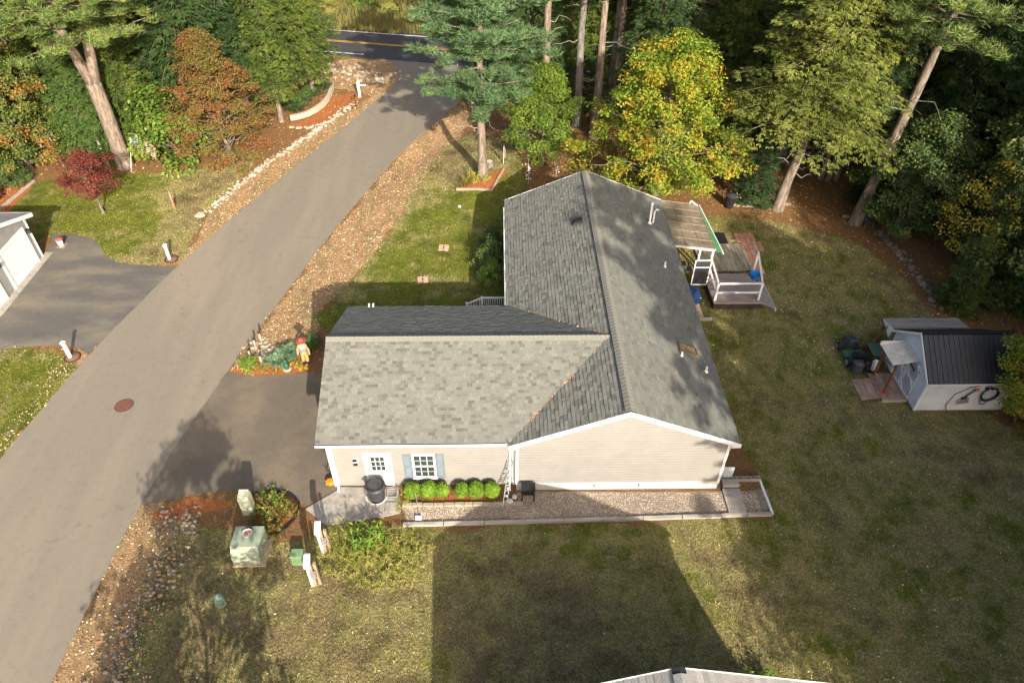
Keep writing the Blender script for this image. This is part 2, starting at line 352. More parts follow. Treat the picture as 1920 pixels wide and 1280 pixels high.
def mr(u, v): p = mo+md*u+mn*v; return (p.x, p.y)
sheet('main_road', [mr(-70, -3.7), mr(90, -3.7), mr(90, 3.6), mr(-70, 3.6)], .016, A_MAIN, .01)
WLINE = M('road_paint_white', (.7, .7, .68), .7, .2, 9); YLINE = M('road_paint_yellow', (.62, .33, .02), .7, .2, 9)
def line(v, w_, mat, a, b): sheet('road_marking', [mr(a, v-w_/2), mr(b, v-w_/2), mr(b, v+w_/2), mr(a, v+w_/2)], .021, mat, .004, .004)
line(-2.85, .13, WLINE, -70, 2.2); line(-2.85, .13, WLINE, 13, 90); line(2.85, .13, WLINE, -70, 90); line(.13, .11, YLINE, -70, 90); line(-.13, .11, YLINE, -70, 90)
CONC = M('concrete', (.3, .275, .235), .9, .25, 3.5, bs=40, bstr=.3)
WALK = [(-7.93, 17.25), (-6.72, 18.26)]+[(-6.7, 18.32), (-4.3, 18.32)]+[(-4.23, 17.86), (-4.06, 17.02), (-5.15, 16.78), (-6.98, 16.48)]
walk = sheet('path', WALK, .05, CONC, .012, .1)
GRAV = M('gravel_ground', (.25, .2, .15), .95, .5, 30, bs=60, bstr=1)
GRAVB = [(-4.09, 17.33), (0.55, 17.37), (0.63, 18.04), (9.13, 17.93), (11.17, 18.01), (10.84, 16.85), (8.9, 16.75), (1.28, 16.57), (-3.73, 16.46)]
grav_o = sheet('gravel_bed', GRAVB, .02, GRAV, .012)

# ------------------------------------------------------------------ vegetation
BARK = M('bark_pine', (.15, .112, .085), .95, .5, 7, col2=(.2, .155, .118), bs=14, bstr=1, stretch=(1, 1, .25))
BARK2 = M('bark_grey', (.16, .145, .125), .95, .4, 7, bs=16, bstr=.8, stretch=(1, 1, .3))
BIRCH = M('bark_pale', (.42, .39, .34), .9, .5, 9, bs=10)
TWIG = M('dead_twig', (.30, .275, .24), .9, .3, 9)
L_PINE = leafmat('needles_pine', [(0, (.03, .05, .016)), (.45, (.075, .11, .03)), (.8, (.14, .175, .045)), (1, (.2, .22, .06))], .3, .7)
L_PINEB = leafmat('needles_pine_blue', [(0, (.03, .055, .024)), (.5, (.07, .12, .05)), (1, (.14, .2, .075))], .3, .7)
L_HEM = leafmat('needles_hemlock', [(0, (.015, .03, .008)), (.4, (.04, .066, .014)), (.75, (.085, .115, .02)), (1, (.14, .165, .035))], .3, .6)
L_HEML = leafmat('needles_hemlock_sunny', [(0, (.03, .042, .01)), (.4, (.085, .102, .02)), (.75, (.16, .178, .04)), (1, (.24, .235, .065))], .35, .6)  # lighter copy of the hemlock needles, sunlight put into the colour
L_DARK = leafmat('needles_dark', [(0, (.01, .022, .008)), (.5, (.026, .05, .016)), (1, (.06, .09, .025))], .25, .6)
L_SPRUCE = leafmat('needles_spruce', [(0, (.02, .045, .012)), (.5, (.05, .09, .022)), (1, (.1, .14, .035))], .3, .8)
L_MAPLE = leafmat('leaves_maple_turning', [(0, (.03, .065, .01)), (.35, (.085, .135, .014)), (.62, (.19, .22, .022)), (.86, (.3, .25, .03)), (.96, (.38, .19, .03)), (1, (.38, .13, .02))], .4, .75, .55, patchw=.6)
L_GREEN = leafmat('leaves_green', [(0, (.03, .055, .01)), (.45, (.085, .135, .02)), (.8, (.15, .2, .03)), (1, (.26, .26, .05))], .4, .9)
L_OAK = leafmat('leaves_oak', [(0, (.022, .04, .012)), (.5, (.055, .085, .025)), (.85, (.1, .125, .035)), (1, (.2, .16, .04))], .35, .9)
L_ORANGE = leafmat('leaves_oak_orange', [(0, (.03, .05, .012)), (.45, (.085, .11, .022)), (.72, (.14, .13, .03)), (.86, (.3, .12, .035)), (1, (.36, .085, .035))], .38, .55, .35, patchw=.8)
L_RUSSET = leafmat('leaves_russet', [(0, (.055, .065, .015)), (.4, (.115, .1, .025)), (.68, (.14, .075, .026)), (.9, (.18, .06, .028)), (1, (.22, .06, .03))], .35, .6, .5)
L_RED = leafmat('leaves_dark_red', [(0, (.04, .012, .012)), (.5, (.105, .025, .022)), (1, (.2, .045, .03))], .4, 1.2)
L_YEL = leafmat('leaves_yellow', [(0, (.1, .12, .02)), (.4, (.3, .26, .03)), (.75, (.5, .38, .05)), (1, (.55, .3, .05))], .4, 1.0)
L_LIME = leafmat('leaves_lime', [(0, (.04, .075, .008)), (.5, (.11, .19, .012)), (1, (.2, .29, .03))], .3, 3)
L_FIELD = leafmat('field_grass', [(0, (.06, .065, .02)), (.4, (.12, .11, .035)), (.75, (.2, .165, .06)), (1, (.24, .15, .065))], .3, .35, .4)
L_WEED = leafmat('leaves_weed', [(0, (.08, .095, .02)), (.4, (.19, .195, .042)), (.75, (.31, .285, .08)), (1, (.4, .35, .14))], .35, 1.6)
L_FERN = leafmat('leaves_fern', [(0, (.05, .1, .015)), (.5, (.12, .2, .03)), (1, (.22, .28, .05))], .35, 1.6)

def unit(a): return a/(np.linalg.norm(a, axis=-1, keepdims=True)+1e-9)
def leaf_quads(P, size, up=.55, out=None, asp=.62, droop=0):
    """one kite-shaped leaf at every point; normals lean up and outwards"""
    n = len(P); nr = rng.normal(size=(n, 3)); nr = unit(nr); nr[:, 2] = np.abs(nr[:, 2])*.8+up
    if out is not None: nr += out*.6
    nr = unit(nr); d = unit(np.cross(nr, rng.normal(size=(n, 3)))); d[:, 2] -= droop; d = unit(d); s = np.cross(nr, d)
    L = (size*rng.uniform(.65, 1.25, n))[:, None]
    a = P; b = P+d*L*.5+s*L*asp*.5; c = P+d*L+nr*L*-.08; e = P+d*L*.5-s*L*asp*.5
    V = np.stack([a, b, c, e], 1).reshape(-1, 3); Fq = np.arange(4*n).reshape(n, 4); return V, Fq
def blob(n, r, flat=.6):
    p = unit(rng.normal(size=(n, 3)))*(rng.uniform(.15, 1, n)**.45)[:, None]*r; p[:, 2] *= flat; return p
def limb(mb, a, b, r0, r1, sag=0, n=5, wig=.08, sides=5):
    a, b = Vector(a), Vector(b); L = (b-a).length; pts = []
    for i in range(n):
        f = i/(n-1); p = a.lerp(b, f); p.z += sag*L*math.sin(f*math.pi)
        if 0 < i < n-1: p += Vector([random.gauss(0, wig*L*.3) for _ in range(3)])
        pts.append(p)
    mb.tube(pts, [r0+(r1-r0)*i/(n-1) for i in range(n)], sides, False)
def trunk_pts(H, lean=(0, 0), wig=.06, n=9): return [Vector((lean[0]*(i/(n-1))*H+random.gauss(0, wig*.4)*(i > 0), lean[1]*(i/(n-1))*H+random.gauss(0, wig*.4)*(i > 0), H*i/(n-1))) for i in range(n)]
def trunk_tube(mb, pts, r, top=.12, sides=10):
    n = len(pts); rad = [r*(1-(1-top)*(i/(n-1))) for i in range(n)]
    p0 = Vector(pts[0]); mb.tube([p0-Vector((0, 0, .3)), p0+Vector((0, 0, .12))]+list(pts[1:]), [r*1.5, r*1.22]+rad[1:], sides)
def along(pts, z):
    for a, b in zip(pts, pts[1:]):
        if b.z >= z: return a.lerp(b, (z-a.z)/max(1e-6, b.z-a.z))
    return pts[-1]
def broadleaf(H=9, R=3.6, base=.18, K=90, per=190, leaf=.2, r=.14, shape='round', clump=.75, flat=.6, sparse=1):
    mb = MB(); pts = trunk_pts(H*.86, wig=.25); trunk_tube(mb, pts, r, .15)
    Vs, Fs, off = [], [], 0; c0 = H*base
    for k in range(K):
        f = (k+.5)/K; z = c0+(H-c0)*(f**.9)
        q = (z-c0)/(H-c0)
        if shape == 'round': prof = math.sin(min(1, q*.93+.1)*math.pi)**.55
        elif shape == 'cone': prof = (1-q)**.8*min(1, q*5+.35)+.05
        else: prof = (1-q)**.45*min(1, q*4+.4)
        a = k*2.39996+random.uniform(-.4, .4); rr = R*prof*random.uniform(.12, 1.0)**.5*(1+.2*math.sin(2*a+z*.9)+.14*math.sin(5*a-z*2.1))
        c = np.array([rr*math.cos(a), rr*math.sin(a), z+random.gauss(0, .2)])
        tp = along(pts, max(.3, z-rr*random.uniform(.35, .75)))
        if k % 2 == 0: limb(mb, tp, c, r*.32*(1-q*.6), .012, .06, 5, .14)
        cl = clump*random.uniform(.7, 1.3); n = int(per*random.uniform(.6, 1.25))
        P = c+blob(n, cl, flat)
        od = unit(np.tile(np.array([c[0], c[1], .35*R]), (n, 1)))
        V, Fq = leaf_quads(P, leaf, .45, od, droop=.25); Vs.append(V); Fs.append(Fq+off); off += len(V)
    return mb, np.concatenate(Vs), np.concatenate(Fs)
def frond_tris(P, D, size, spread=.6):
    """feathery spray: three narrow triangles fanning from a point in direction D, flat and drooping"""
    n = len(P); s = unit(np.cross(D, np.array([0, 0, 1.0]))+rng.normal(size=(n, 3))*.15); L = (size*rng.uniform(.6, 1.3, n))[:, None]
    Vs = []
    for k in (-1, 0, 1):
        d = unit(D+s*k*spread+rng.normal(size=(n, 3))*.14); w_ = np.cross(d, unit(np.cross(s, d)))*L*.085
        e = P+d*L*(1 if k == 0 else .75)+np.array([0, 0, -.06])*L; Vs += [P-w_*.5+d*L*.05, P+w_*1.3+d*L*.5, e, P-w_*1.3+d*L*.45]
    V = np.stack(Vs, 1).reshape(-1, 3); return V, np.arange(len(V)).reshape(-1, 4)
def hemlock(H=13, R=3.4, base=.1, nb=150, per=46, r=.2, size=.42, droop=.35, prof_p=.75, dead=0):
    mb = MB(); pts = trunk_pts(H, wig=.12); trunk_tube(mb, pts, r, .06)
    Vs, Fs, off = [], [], 0
    for k in range(nb):
        f = (k+.5)/nb; z = H*(base+(1-base)*f**.92); L = R*((1-f)**prof_p*.94+.06)*random.uniform(.6, 1.12); a = k*2.39996+random.uniform(-.5, .5)
        tp = along(pts, z); dr = Vector((math.cos(a), math.sin(a), 0)); rise = random.uniform(.0, .25)
        def bp(s): return tp+dr*(L*s)+Vector((0, 0, L*(rise*s-droop*s*s)))
        mb.tube([bp(s) for s in (0, .35, .7, 1)], [max(.012, r*.16*(1-f*.6)), .02, .012, .005], 4, False)
        n = max(8, int(per*L/R*random.uniform(.8, 1.2))); s = rng.uniform(.18, 1.0, n)**.75; side = rng.choice([-1, 1], n)
        wdt = L*.36*np.sin(np.clip(s, 0, 1)*math.pi*.88+.25)
        lat = rng.uniform(0, 1, n)*wdt*side
        d0 = np.array(dr); sd = np.array([-d0[1], d0[0], 0])
        P = np.array(tp)+d0*(L*s)[:, None]+sd*lat[:, None]; P[:, 2] += L*(rise*s-droop*s*s)-np.abs(lat)*.28+rng.normal(0, .06, n)
        D = unit(d0*.8+sd*(side*.75)[:, None]+np.array([0, 0, -.32])+rng.normal(size=(n, 3))*.18)
        V, Fq = frond_tris(P, D, size); Vs.append(V); Fs.append(Fq+off); off += len(V)
    for k in range(dead):
        z = H*random.uniform(.08, base+.25); a = random.uniform(0, 6.28); L = random.uniform(.8, 2.6); tp = along(pts, z)
        mb.m = 1; limb(mb, tp, tp+Vector((math.cos(a)*L, math.sin(a)*L, random.uniform(-.4, .3)*L)), .025, .006, .05, 5, .25, 4); mb.m = 0
    return mb, np.concatenate(Vs), np.concatenate(Fs)
def tuft_tris(P, size, k=8, up=.35, w_=.055):
    n = len(P); Vs = []
    for i in range(k):
        d = rng.normal(size=(n, 3)); d[:, 2] = np.abs(d[:, 2])*.7+up*rng.uniform(-.4, 1, n); d = unit(d); s = unit(np.cross(d, rng.normal(size=(n, 3))))*w_
        L = (size*rng.uniform(.7, 1.2, n))[:, None]; Vs += [P-s*.5, P+s*.5, P+d*L]
    V = np.stack(Vs, 1).reshape(-1, 3); return V, np.arange(len(V)).reshape(-1, 3)
def pine(H=18, R=3.6, base=.32, r=.3, whorl=1.0, per=62, size=.34, fork=False, dead=10, tip=.35, k=8, lean=(0, 0)):
    mb = MB(); pts = trunk_pts(H, lean, wig=.1, n=12)
    if fork:
        zf = H*.26
        trunk_tube(mb, [p for p in pts if p.z <= zf+.4]+[along(pts, zf+.5)], r, .93, 12)
        q = along(pts, zf); pa = [q.lerp(Vector((-.75, .2, H*.98)), i/8)+Vector((-.45*math.sin(min(1, i/3)*1.57), 0, 0)) for i in range(9)]; pb = [q.lerp(Vector((.85, -.1, H)), i/8)+Vector((.5*math.sin(min(1, i/3)*1.57), 0, 0)) for i in range(9)]
        for pp in (pa, pb): mb.tube(pp, [r*.72*(1-.85*i/8) for i in range(9)], 10)
        stems = (pa, pb)
    else:
        trunk_tube(mb, pts, r, .1, 12); stems = (pts,)
    Vs, Fs, off = [], [], 0; c0 = H*base
    for st in stems:
        z = c0
        while z < H*.985:
            f = (z-c0)/(H-c0); nb = random.randint(4, 6); a0 = random.uniform(0, 6.3)
            for b_ in range(nb):
                a = a0+b_*6.28/nb+random.uniform(-.35, .35); L = R*(math.sin(min(1, f*.8+.2)*math.pi*.98+.05)**.6)*random.uniform(.55, 1.12)+.3
                tp = along(st, min(z+random.uniform(-.25, .25), H*.98)); dr = Vector((math.cos(a), math.sin(a), 0)); rise = random.uniform(-.08, .3)+f*.25
                end = tp+dr*L+Vector((0, 0, rise*L)); limb(mb, tp, end, max(.02, r*.2*(1-f*.6)), .012, -.05, 5, .06, 5)
                nc_ = max(3, int(9*L/R)); n = max(nc_*6, int(per*L/R*random.uniform(.8, 1.3))); sd = np.array([-dr.y, dr.x, 0]); cs = np.linspace(tip, 1.0, nc_); cl_ = rng.normal(0, 1, nc_)*L*.2; ch = rng.normal(0, .12, nc_); ci = rng.integers(0, nc_, n); bl = blob(n, .5, .42); s = cs[ci]; lat = cl_[ci]
                Pp = np.array(tp)+np.array(dr)*(L*s)[:, None]+sd*lat[:, None]; Pp[:, 2] += rise*L*s-.05*L+ch[ci]-np.abs(lat)*.1; Pp += bl
                V, Ft = tuft_tris(Pp, size, k); Vs.append(V); Fs.append(Ft+off); off += len(V)
            z += whorl*random.uniform(.75, 1.3)
    mb.m = 1
    for k_ in range(dead):
        z = random.uniform(H*.06, c0*1.15); a = random.uniform(0, 6.28); L = random.uniform(.35, 2.2)**1.3*.9; tp = along(stems[0] if not fork else pts, z)
        limb(mb, tp, tp+Vector((math.cos(a)*L, math.sin(a)*L, random.uniform(-.25, .25)*L)), .028, .006, .05, 5, .2, 4)
    mb.m = 0
    return mb, np.concatenate(Vs), np.concatenate(Fs)

LIB = {}
def lib(key, gen, bark=None, **kw):
    mb, V, Fq = gen(**kw)
    me = bpy.data.meshes.new('trunk'); me.from_pydata(mb.v, [], mb.f); me.materials.append(bark or BARK); me.materials.append(TWIG)
    if any(mb.mi): me.polygons.foreach_set('material_index', mb.mi)
    me.polygons.foreach_set('use_smooth', [True]*len(mb.f)); me.update()
    LIB[key] = (me, np_mesh('crown', V, Fq, L_GREEN), kw.get('H', 10))
lib('pineA', pine, H=18, R=3.9, base=.31, r=.30, whorl=.9, per=230, k=7, tip=.16)
lib('pineB', pine, H=22, R=3.8, base=.48, r=.33, whorl=1.2, per=120, k=7, dead=22)
lib('pineC', pine, H=22, R=3.6, base=.62, r=.30, whorl=1.1, per=110, k=7, dead=26)
lib('pineFork', pine, H=20, R=5.2, base=.42, r=.48, whorl=.95, per=190, fork=True, dead=8, tip=.2, size=.34, k=7)
lib('hemA', hemlock, H=14, R=3.6, base=.06, nb=240, per=115, size=.31)
lib('hemB', hemlock, H=17, R=3.9, base=.2, nb=220, per=95, r=.26, dead=16, size=.38)
lib('hemC', hemlock, H=15, R=4.1, base=.34, nb=170, per=190, r=.27, dead=26, prof_p=.5, droop=.28, size=.26)
lib('hemS', hemlock, H=6.5, R=2.1, base=.03, nb=150, per=70, r=.1, size=.26, droop=.2)
lib('mapleA', broadleaf, H=10, R=4.3, base=.12, K=200, per=240, leaf=.145, r=.17, clump=.66, shape='oval')
lib('leafB', broadleaf, H=8.2, R=2.7, base=.2, K=120, per=230, leaf=.145, r=.11, clump=.62, shape='oval')
lib('oakA', broadleaf, H=9, R=3.7, base=.1, K=130, per=230, leaf=.19, r=.16, clump=.8)
lib('coneT', broadleaf, H=8.6, R=3.3, base=.05, K=230, per=200, leaf=.115, r=.12, clump=.5, shape='cone', flat=.5)
lib('birch', broadleaf, H=7.5, R=2.4, base=.25, K=75, per=75, leaf=.15, r=.06, clump=.6)
lib('jmap', broadleaf, bark=BARK2, H=2.9, R=1.15, base=.46, K=50, per=170, leaf=.085, r=.045, clump=.34, flat=.55)
lib('shade', broadleaf, H=20, R=5.2, base=.25, K=130, per=90, leaf=.5, r=.3, clump=1.5)
lib('shadeS', broadleaf, H=8, R=2.5, base=.12, K=85, per=100, leaf=.24, r=.09, clump=.6)
lib('bushA', broadleaf, H=1.6, R=1.0, base=.02, K=40, per=110, leaf=.11, r=.03, clump=.35, shape='round')
def tree(key, xy, label, leaf, h=None, rz=None, lean=(0, 0), bark=None, group='trees of the woods', name='tree', cat='tree', wide=1.0, z=None):
    tme, cme, H0 = LIB[key]; s = (h or H0)/H0
    o = thing(name, label, cat, (xy[0], xy[1], (hz(*xy) if z is None else z)-.05), random.uniform(0, 6.28) if rz is None else rz, group)
    o.scale = (s*wide, s*wide, s); o.rotation_mode = 'ZYX'; o.rotation_euler = (lean[1], lean[0], o.rotation_euler[2])
    t = link(bpy.data.objects.new('trunk', tme), o); c = link(bpy.data.objects.new('crown', cme), o)
    if bark: t.material_slots[0].link = 'OBJECT'; t.material_slots[0].material = bark
    c.material_slots[0].link = 'OBJECT'; c.material_slots[0].material = leaf
    return o
# --- the big ones, seen one by one
tree('pineFork', (-26.25, 46.15), 'huge white pine with forked trunk beside the flag and red maple', L_PINE, h=21, rz=.5, group=None, name='pine_tree', wide=1.0)
tree('pineA', (-1.09, 43.52), 'tall pine rising from the timber edged flower bed', L_PINEB, h=18, rz=1.0, group=None, name='pine_tree')
tree('mapleA', (10.4, 42.0), 'big maple turning yellow and orange behind the house', L_MAPLE, h=10.2, rz=.4, group=None, name='maple_tree', wide=1.28)
tree('leafB', (3.0, 45.8), 'light green leafy tree behind the roof ridge', L_GREEN, h=6.9, rz=2, group=None, name='leafy_tree', wide=1.25)
tree('hemC', (18.08, 40.15), 'sunlit hemlock with bare lower trunk at the lawn edge', L_HEML, h=17, lean=(.07, 0), rz=.4, group=None, name='hemlock_tree', wide=1.15)
tree('pineB', (22.55, 38.45), 'leaning bare trunked pine over the lawn edge near the garden furniture', L_PINE, h=24, lean=(.08, 0), rz=1.3, group=None, name='pine_tree')
tree('pineC', (3.91, 60.35), 'straight pine trunk with dead branch stubs near the main road', L_PINE, h=25, bark=BARK2, group=None, name='pine_tree')
tree('pineC', (8.73, 54.48), 'pale dead branched pine trunk between leafy tree and maple', L_PINE, h=27, lean=(.02, 0), bark=BARK2, group=None, name='pine_tree', rz=2.2)
tree('pineB', (16, 58), 'pine with a bright crown behind the turning maple', L_PINE, h=17.5, group=None, name='pine_tree', rz=1.2)
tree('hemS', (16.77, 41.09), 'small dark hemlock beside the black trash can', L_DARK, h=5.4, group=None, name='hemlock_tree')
tree('oakA', (-32.58, 45.73), 'oak with orange leaf clusters between flower border and dense conifer', L_ORANGE, h=8.6, group=None, name='oak_tree')
tree('oakA', (-36.45, 47.15), 'second oak with orange clusters behind the flower border', L_ORANGE, h=9.8, rz=2.5, group=None, name='oak_tree')
tree('hemA', (-28.72, 47.11), 'dense green conifer beside the forked pine', L_SPRUCE, h=8.8, group=None, name='conifer_tree', wide=1.15)
tree('coneT', (-19.28, 47.37), 'russet pyramid shaped tree beside the road', L_RUSSET, h=8.9, group=None, name='pyramid_tree', wide=1.2)
tree('bushA', (-23.11, 47.24), 'yellow green bush between the pine and russet tree', L_GREEN, h=4.4, group=None, name='leafy_bush', cat='bush')
tree('hemB', (-15.33, 58.4), 'hemlock with grey trunk by the low retaining wall', L_HEM, h=13.5, group=None, name='hemlock_tree')
tree('hemB', (-16.94, 53.32), 'slender hemlock at the foot of the orange mulch bed', L_HEM, h=14, rz=2, group=None, name='hemlock_tree', wide=.85)
tree('hemA', (-26.42, 49.57), 'hemlock standing directly behind the flag', L_HEM, h=13, group=None, name='hemlock_tree')
tree('hemA', (-23.15, 53.63), 'tall hemlock rising behind the russet pyramid tree', L_HEML, h=14, rz=1, group=None, name='hemlock_tree')
tree('hemC', (-19.26, 58.19), 'dead branched hemlock above the orange mulch bed', L_HEM, h=13.5, rz=3, group=None, name='hemlock_tree', bark=BARK2)
tree('oakA', (24.94, 37.09), 'dark green oak at the lawn edge near the garden furniture', L_OAK, h=7.6, group=None, name='oak_tree')
tree('birch', (26.46, 32.66), 'thin tree with sparse yellow leaves behind the shed', L_YEL, h=7.4, group=None, name='birch_tree')
tree('birch', (31.61, 37.04), 'taller yellow leaved tree at the edge of the dark woods', L_YEL, h=9.5, rz=2, group=None, name='birch_tree')
tree('hemS', (24.86, 30.0), 'small hemlock at the stone wall behind the shed', L_HEM, h=4.6, group=None, name='hemlock_tree')
tree('hemS', (27.75, 30.44), 'bushy hemlock behind the metal shed roof', L_HEM, h=6.4, rz=2, group=None, name='hemlock_tree')
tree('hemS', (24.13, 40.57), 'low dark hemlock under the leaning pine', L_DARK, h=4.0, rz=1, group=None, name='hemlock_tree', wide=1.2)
tree('leafB', (23.7, 21.8), 'maple turning orange beside the shed end wall', L_MAPLE, h=6.0, group=None, name='maple_tree', wide=1.12)
tree('pineB', (29.33, 32.63), 'thick grey pine trunk behind the shed', L_PINE, h=23, lean=(.1, 0), group=None, name='pine_tree', bark=BARK2)
for q, hh in (((22.26, 44.1), 14), ((22.71, 43.88), 16), ((23.28, 44.02), 13)):
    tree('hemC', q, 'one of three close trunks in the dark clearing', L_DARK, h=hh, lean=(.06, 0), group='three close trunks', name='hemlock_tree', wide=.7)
for q, hh in (((6, 52.5), 27), ((12.5, 51), 28), ((20.5, 47.5), 27), ((24.5, 46), 26), ((28.5, 44), 27), ((33, 45), 26), ((-11.49, 68.55), 0)):
    if hh: tree('pineC', q, 'slim pale pine trunk with dead branches behind the yard trees', L_PINE, h=hh, bark=BARK2, group='slim pale pines behind the yard', name='pine_tree', wide=.9)
# Japanese maple
tree('jmap', (-25.26, 39.95), 'small dark red Japanese maple on the lawn by the neighbour garage', L_RED, h=4.0, group=None, name='japanese_maple', wide=1.15)
# --- the woods, look-alikes that only their place tells apart
def clear(x, y):
    p = np.array([x]); q = np.array([y])
    u = (Vector((x, y, 0))-mo).dot(md); v = (Vector((x, y, 0))-mo).dot(mn)
    if abs(v) < 6.0: return False
    if sdist(ROADPOLY, p, q)[0] > -3.4: return False
    if sdist(FIELD, p, q)[0] > -.5: return False
    return True
ROADPOLY = ROAD_R+ROAD_L[::-1]
spots = []
def scatter(n, xr, yr, dmin, pick):
    k = 0; tries = 0
    while k < n and tries < 4000:
        tries += 1; x, y = random.uniform(*xr), random.uniform(*yr)
        if not pick(x, y) or not clear(x, y) or any((x-a)**2+(y-b)**2 < dmin**2 for a, b in spots): continue
        spots.append((x, y)); k += 1
        yield x, y
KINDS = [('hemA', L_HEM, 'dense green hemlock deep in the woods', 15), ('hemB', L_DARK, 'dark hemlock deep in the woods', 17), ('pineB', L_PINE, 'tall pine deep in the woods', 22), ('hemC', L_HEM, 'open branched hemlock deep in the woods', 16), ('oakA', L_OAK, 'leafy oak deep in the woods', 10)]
def wood(x, y, kset, where):
    kk = random.choice(kset); key, lf, lb, H = KINDS[kk]; lb = lb.replace('deep in the woods', where)
    tree(key, (x, y), lb, lf, h=H*random.uniform(.85, 1.15), name='forest_tree', group='woods: '+lb)
for x, y in scatter(30, (-55, -19), (50, 66), 3.2, lambda x, y: y > 49+.0*x): wood(x, y, [0, 0, 3, 4, 1], 'in the woods behind the forked pine and russet tree' if x > -36 else 'in the woods far behind the flower border')
for x, y in scatter(8, (-60, -33), (40, 52), 3.4, lambda x, y: True): wood(x, y, [0, 4, 1], 'in the woods behind the neighbour garage')
for x, y in scatter(34, (2, 62), (50, 66), 3.4, lambda x, y: y > 48+max(0, 8-x)*.6): wood(x, y, [0, 1, 1, 2, 3, 0], 'in the woods behind the tall pine and green leafy tree' if x < 9 else 'in the woods behind the turning maple' if x < 22 else 'in the dark woods behind the leaning pine' if x < 38 else 'in the dark woods far behind the yellow leaved tree')
for x, y in scatter(17, (24, 60), (37, 51), 3.3, lambda x, y: y > 39+max(0, 30-x)*.7): wood(x, y, [1, 1, 0, 4], 'at the edge of the dark woods behind the oak')
for x, y in scatter(12, (29, 48), (22, 38), 3.3, lambda x, y: True): wood(x, y, [1, 0, 4], 'in the woods behind the shed')
for x, y in scatter(26, (-62, 85), (76, 92), 4.6, lambda x, y: True): wood(x, y, [0, 1, 2, 3], 'beyond the main road beside the yellow field' if x < -20 else 'beyond the main road and the field' if x < 3 else 'beyond the main road behind the dark woods')
for x, y in scatter(18, (-70, 95), (92, 108), 6.0, lambda x, y: True): wood(x, y, [0, 2, 1], 'in the farthest woods beyond the main road')
# --- tall trees south of the yard: only their shade reaches the picture
for i, (x, y, h) in enumerate([(25.6, -2, 19), (27.5, 3.5, 18), (32, -6, 21), (34, 5, 20), (38, -1, 22), (42, 8, 22), (47, 1, 24), (29, -12, 22), (27, -10, 20), (51, 10, 24), (56, 2, 25), (45, -9, 24), (60, 14, 25), (38, 14, 20), (47, 18, 21), (36, -16, 25), (66, 8, 25), (57, 20, 22)]):
    tree('shade', (x, y), 'tall leafy tree south of the yard', L_OAK, h=h, name='leafy_tree', group='tall trees south of the yard', wide=.9)
for i, (x, y, h) in enumerate([(17.9, -1.5, 11), (21, -2.2, 12.5), (23.6, .8, 13), (26.5, 6.5, 12), (30, 10, 13), (20, -7.5, 14), (24.5, -6, 14)]):
    tree('shade', (x, y), 'middle sized leafy tree south of the yard', L_OAK, h=h, name='leafy_tree', group='middle sized trees south of the yard', wide=1.08)
tree('pineA', (17.6, 2.2), 'tall pine south of the house', L_PINE, h=22.5, rz=.7, name='pine_tree', group=None, wide=.8)
tree('shadeS', (-7.9, 4.3), 'young leafy tree south of the utility boxes', L_OAK, h=9, name='leafy_tree', group='young trees by the road')
tree('shadeS', (-9.3, 2.2), 'young leafy tree south of the utility boxes', L_OAK, h=6.6, rz=1, name='leafy_tree', group='young trees by the road')

# --- ground cover
def stuff(name, V, Fq, mat, label, cat):
    o = link(bpy.data.objects.new(name, np_mesh(name, V, Fq, mat))); return tag(o, label, cat, kind='stuff'), o.data
PAVED = [ROADPOLY, DRIVE, NDRIVE, WALK, GRAVB, [(-7, 18), (.5, 18), (.5, 26.4), (-7, 26.4)], [(.4, 18), (9.2, 18), (9.2, 36.1), (.4, 36.1)], [(19.1, 22.3), (24, 22.3), (24, 26), (19.1, 26)], [mr(-70, -3.7), mr(90, -3.7), mr(90, 3.6), mr(-70, 3.6)]]
def scatter_pts(n, x0, x1, y0, y1, mask, lo=.35):
    X = rng.uniform(x0, x1, n); Y = rng.uniform(y0, y1, n); m = samp(X, Y, mask); ok = m+rng.normal(0, .15, n) > lo
    X, Y = X[ok], Y[ok]
    for p in PAVED:
        k = sdist(p, X, Y) < .03; X, Y = X[k], Y[k]
    return X, Y
def grass():
    X, Y = scatter_pts(330000, -30, 30, 8.5, 50, zl*np.where(zm > .5, 0, 1)); n = len(X); Z = hgt(X, Y)
    a = rng.uniform(0, 6.28, n); L = rng.uniform(.035, .085, n); wd = .02
    s = np.stack([np.cos(a), np.sin(a), 0*a], -1)*wd; P0 = np.stack([X, Y, Z-.005], -1)
    T = P0+np.stack([rng.normal(0, .03, n), rng.normal(0, .03, n), L], -1)
    V = np.stack([P0-s, P0+s, T], 1).reshape(-1, 3)
    m, t, b = base_nodes('grass_blades', .7); b.inputs['Specular IOR Level'].default_value = .15
    gc, sp, fine, mid = grass_color(t); hs = N(t, 'ShaderNodeHueSaturation'); t.links.new(gc, hs.inputs['Color'])
    rnd = N(t, 'ShaderNodeNewGeometry').outputs['Random Per Island']; t.links.new(math_(t, 'MULTIPLY_ADD', rnd, 1.0, .75), hs.inputs['Value']); t.links.new(hs.outputs[0], b.inputs['Base Color'])
    o, me = stuff('grass', V, np.arange(3*n).reshape(n, 3), m, 'short green and straw coloured lawn grass', 'grass')
    x3, y3 = np.repeat(X, 3), np.repeat(Y, 3)
    zone_attr(me, samp(x3, y3, zl), samp(x3, y3, zd), samp(x3, y3, zc), samp(x3, y3, zm))
grass()
def fallen(name, n, mask, box, mat, size, label, lo=.4, cat='leaves', lift=.015):
    X, Y = scatter_pts(n, *box, mask, lo); P0 = np.stack([X, Y, hgt(X, Y)+lift], -1)
    V, Fq = leaf_quads(P0, size, 1.3); V[:, 2] = np.maximum(V[:, 2], hgt(V[:, 0], V[:, 1])+.008); stuff(name, V, Fq, mat, label, cat)
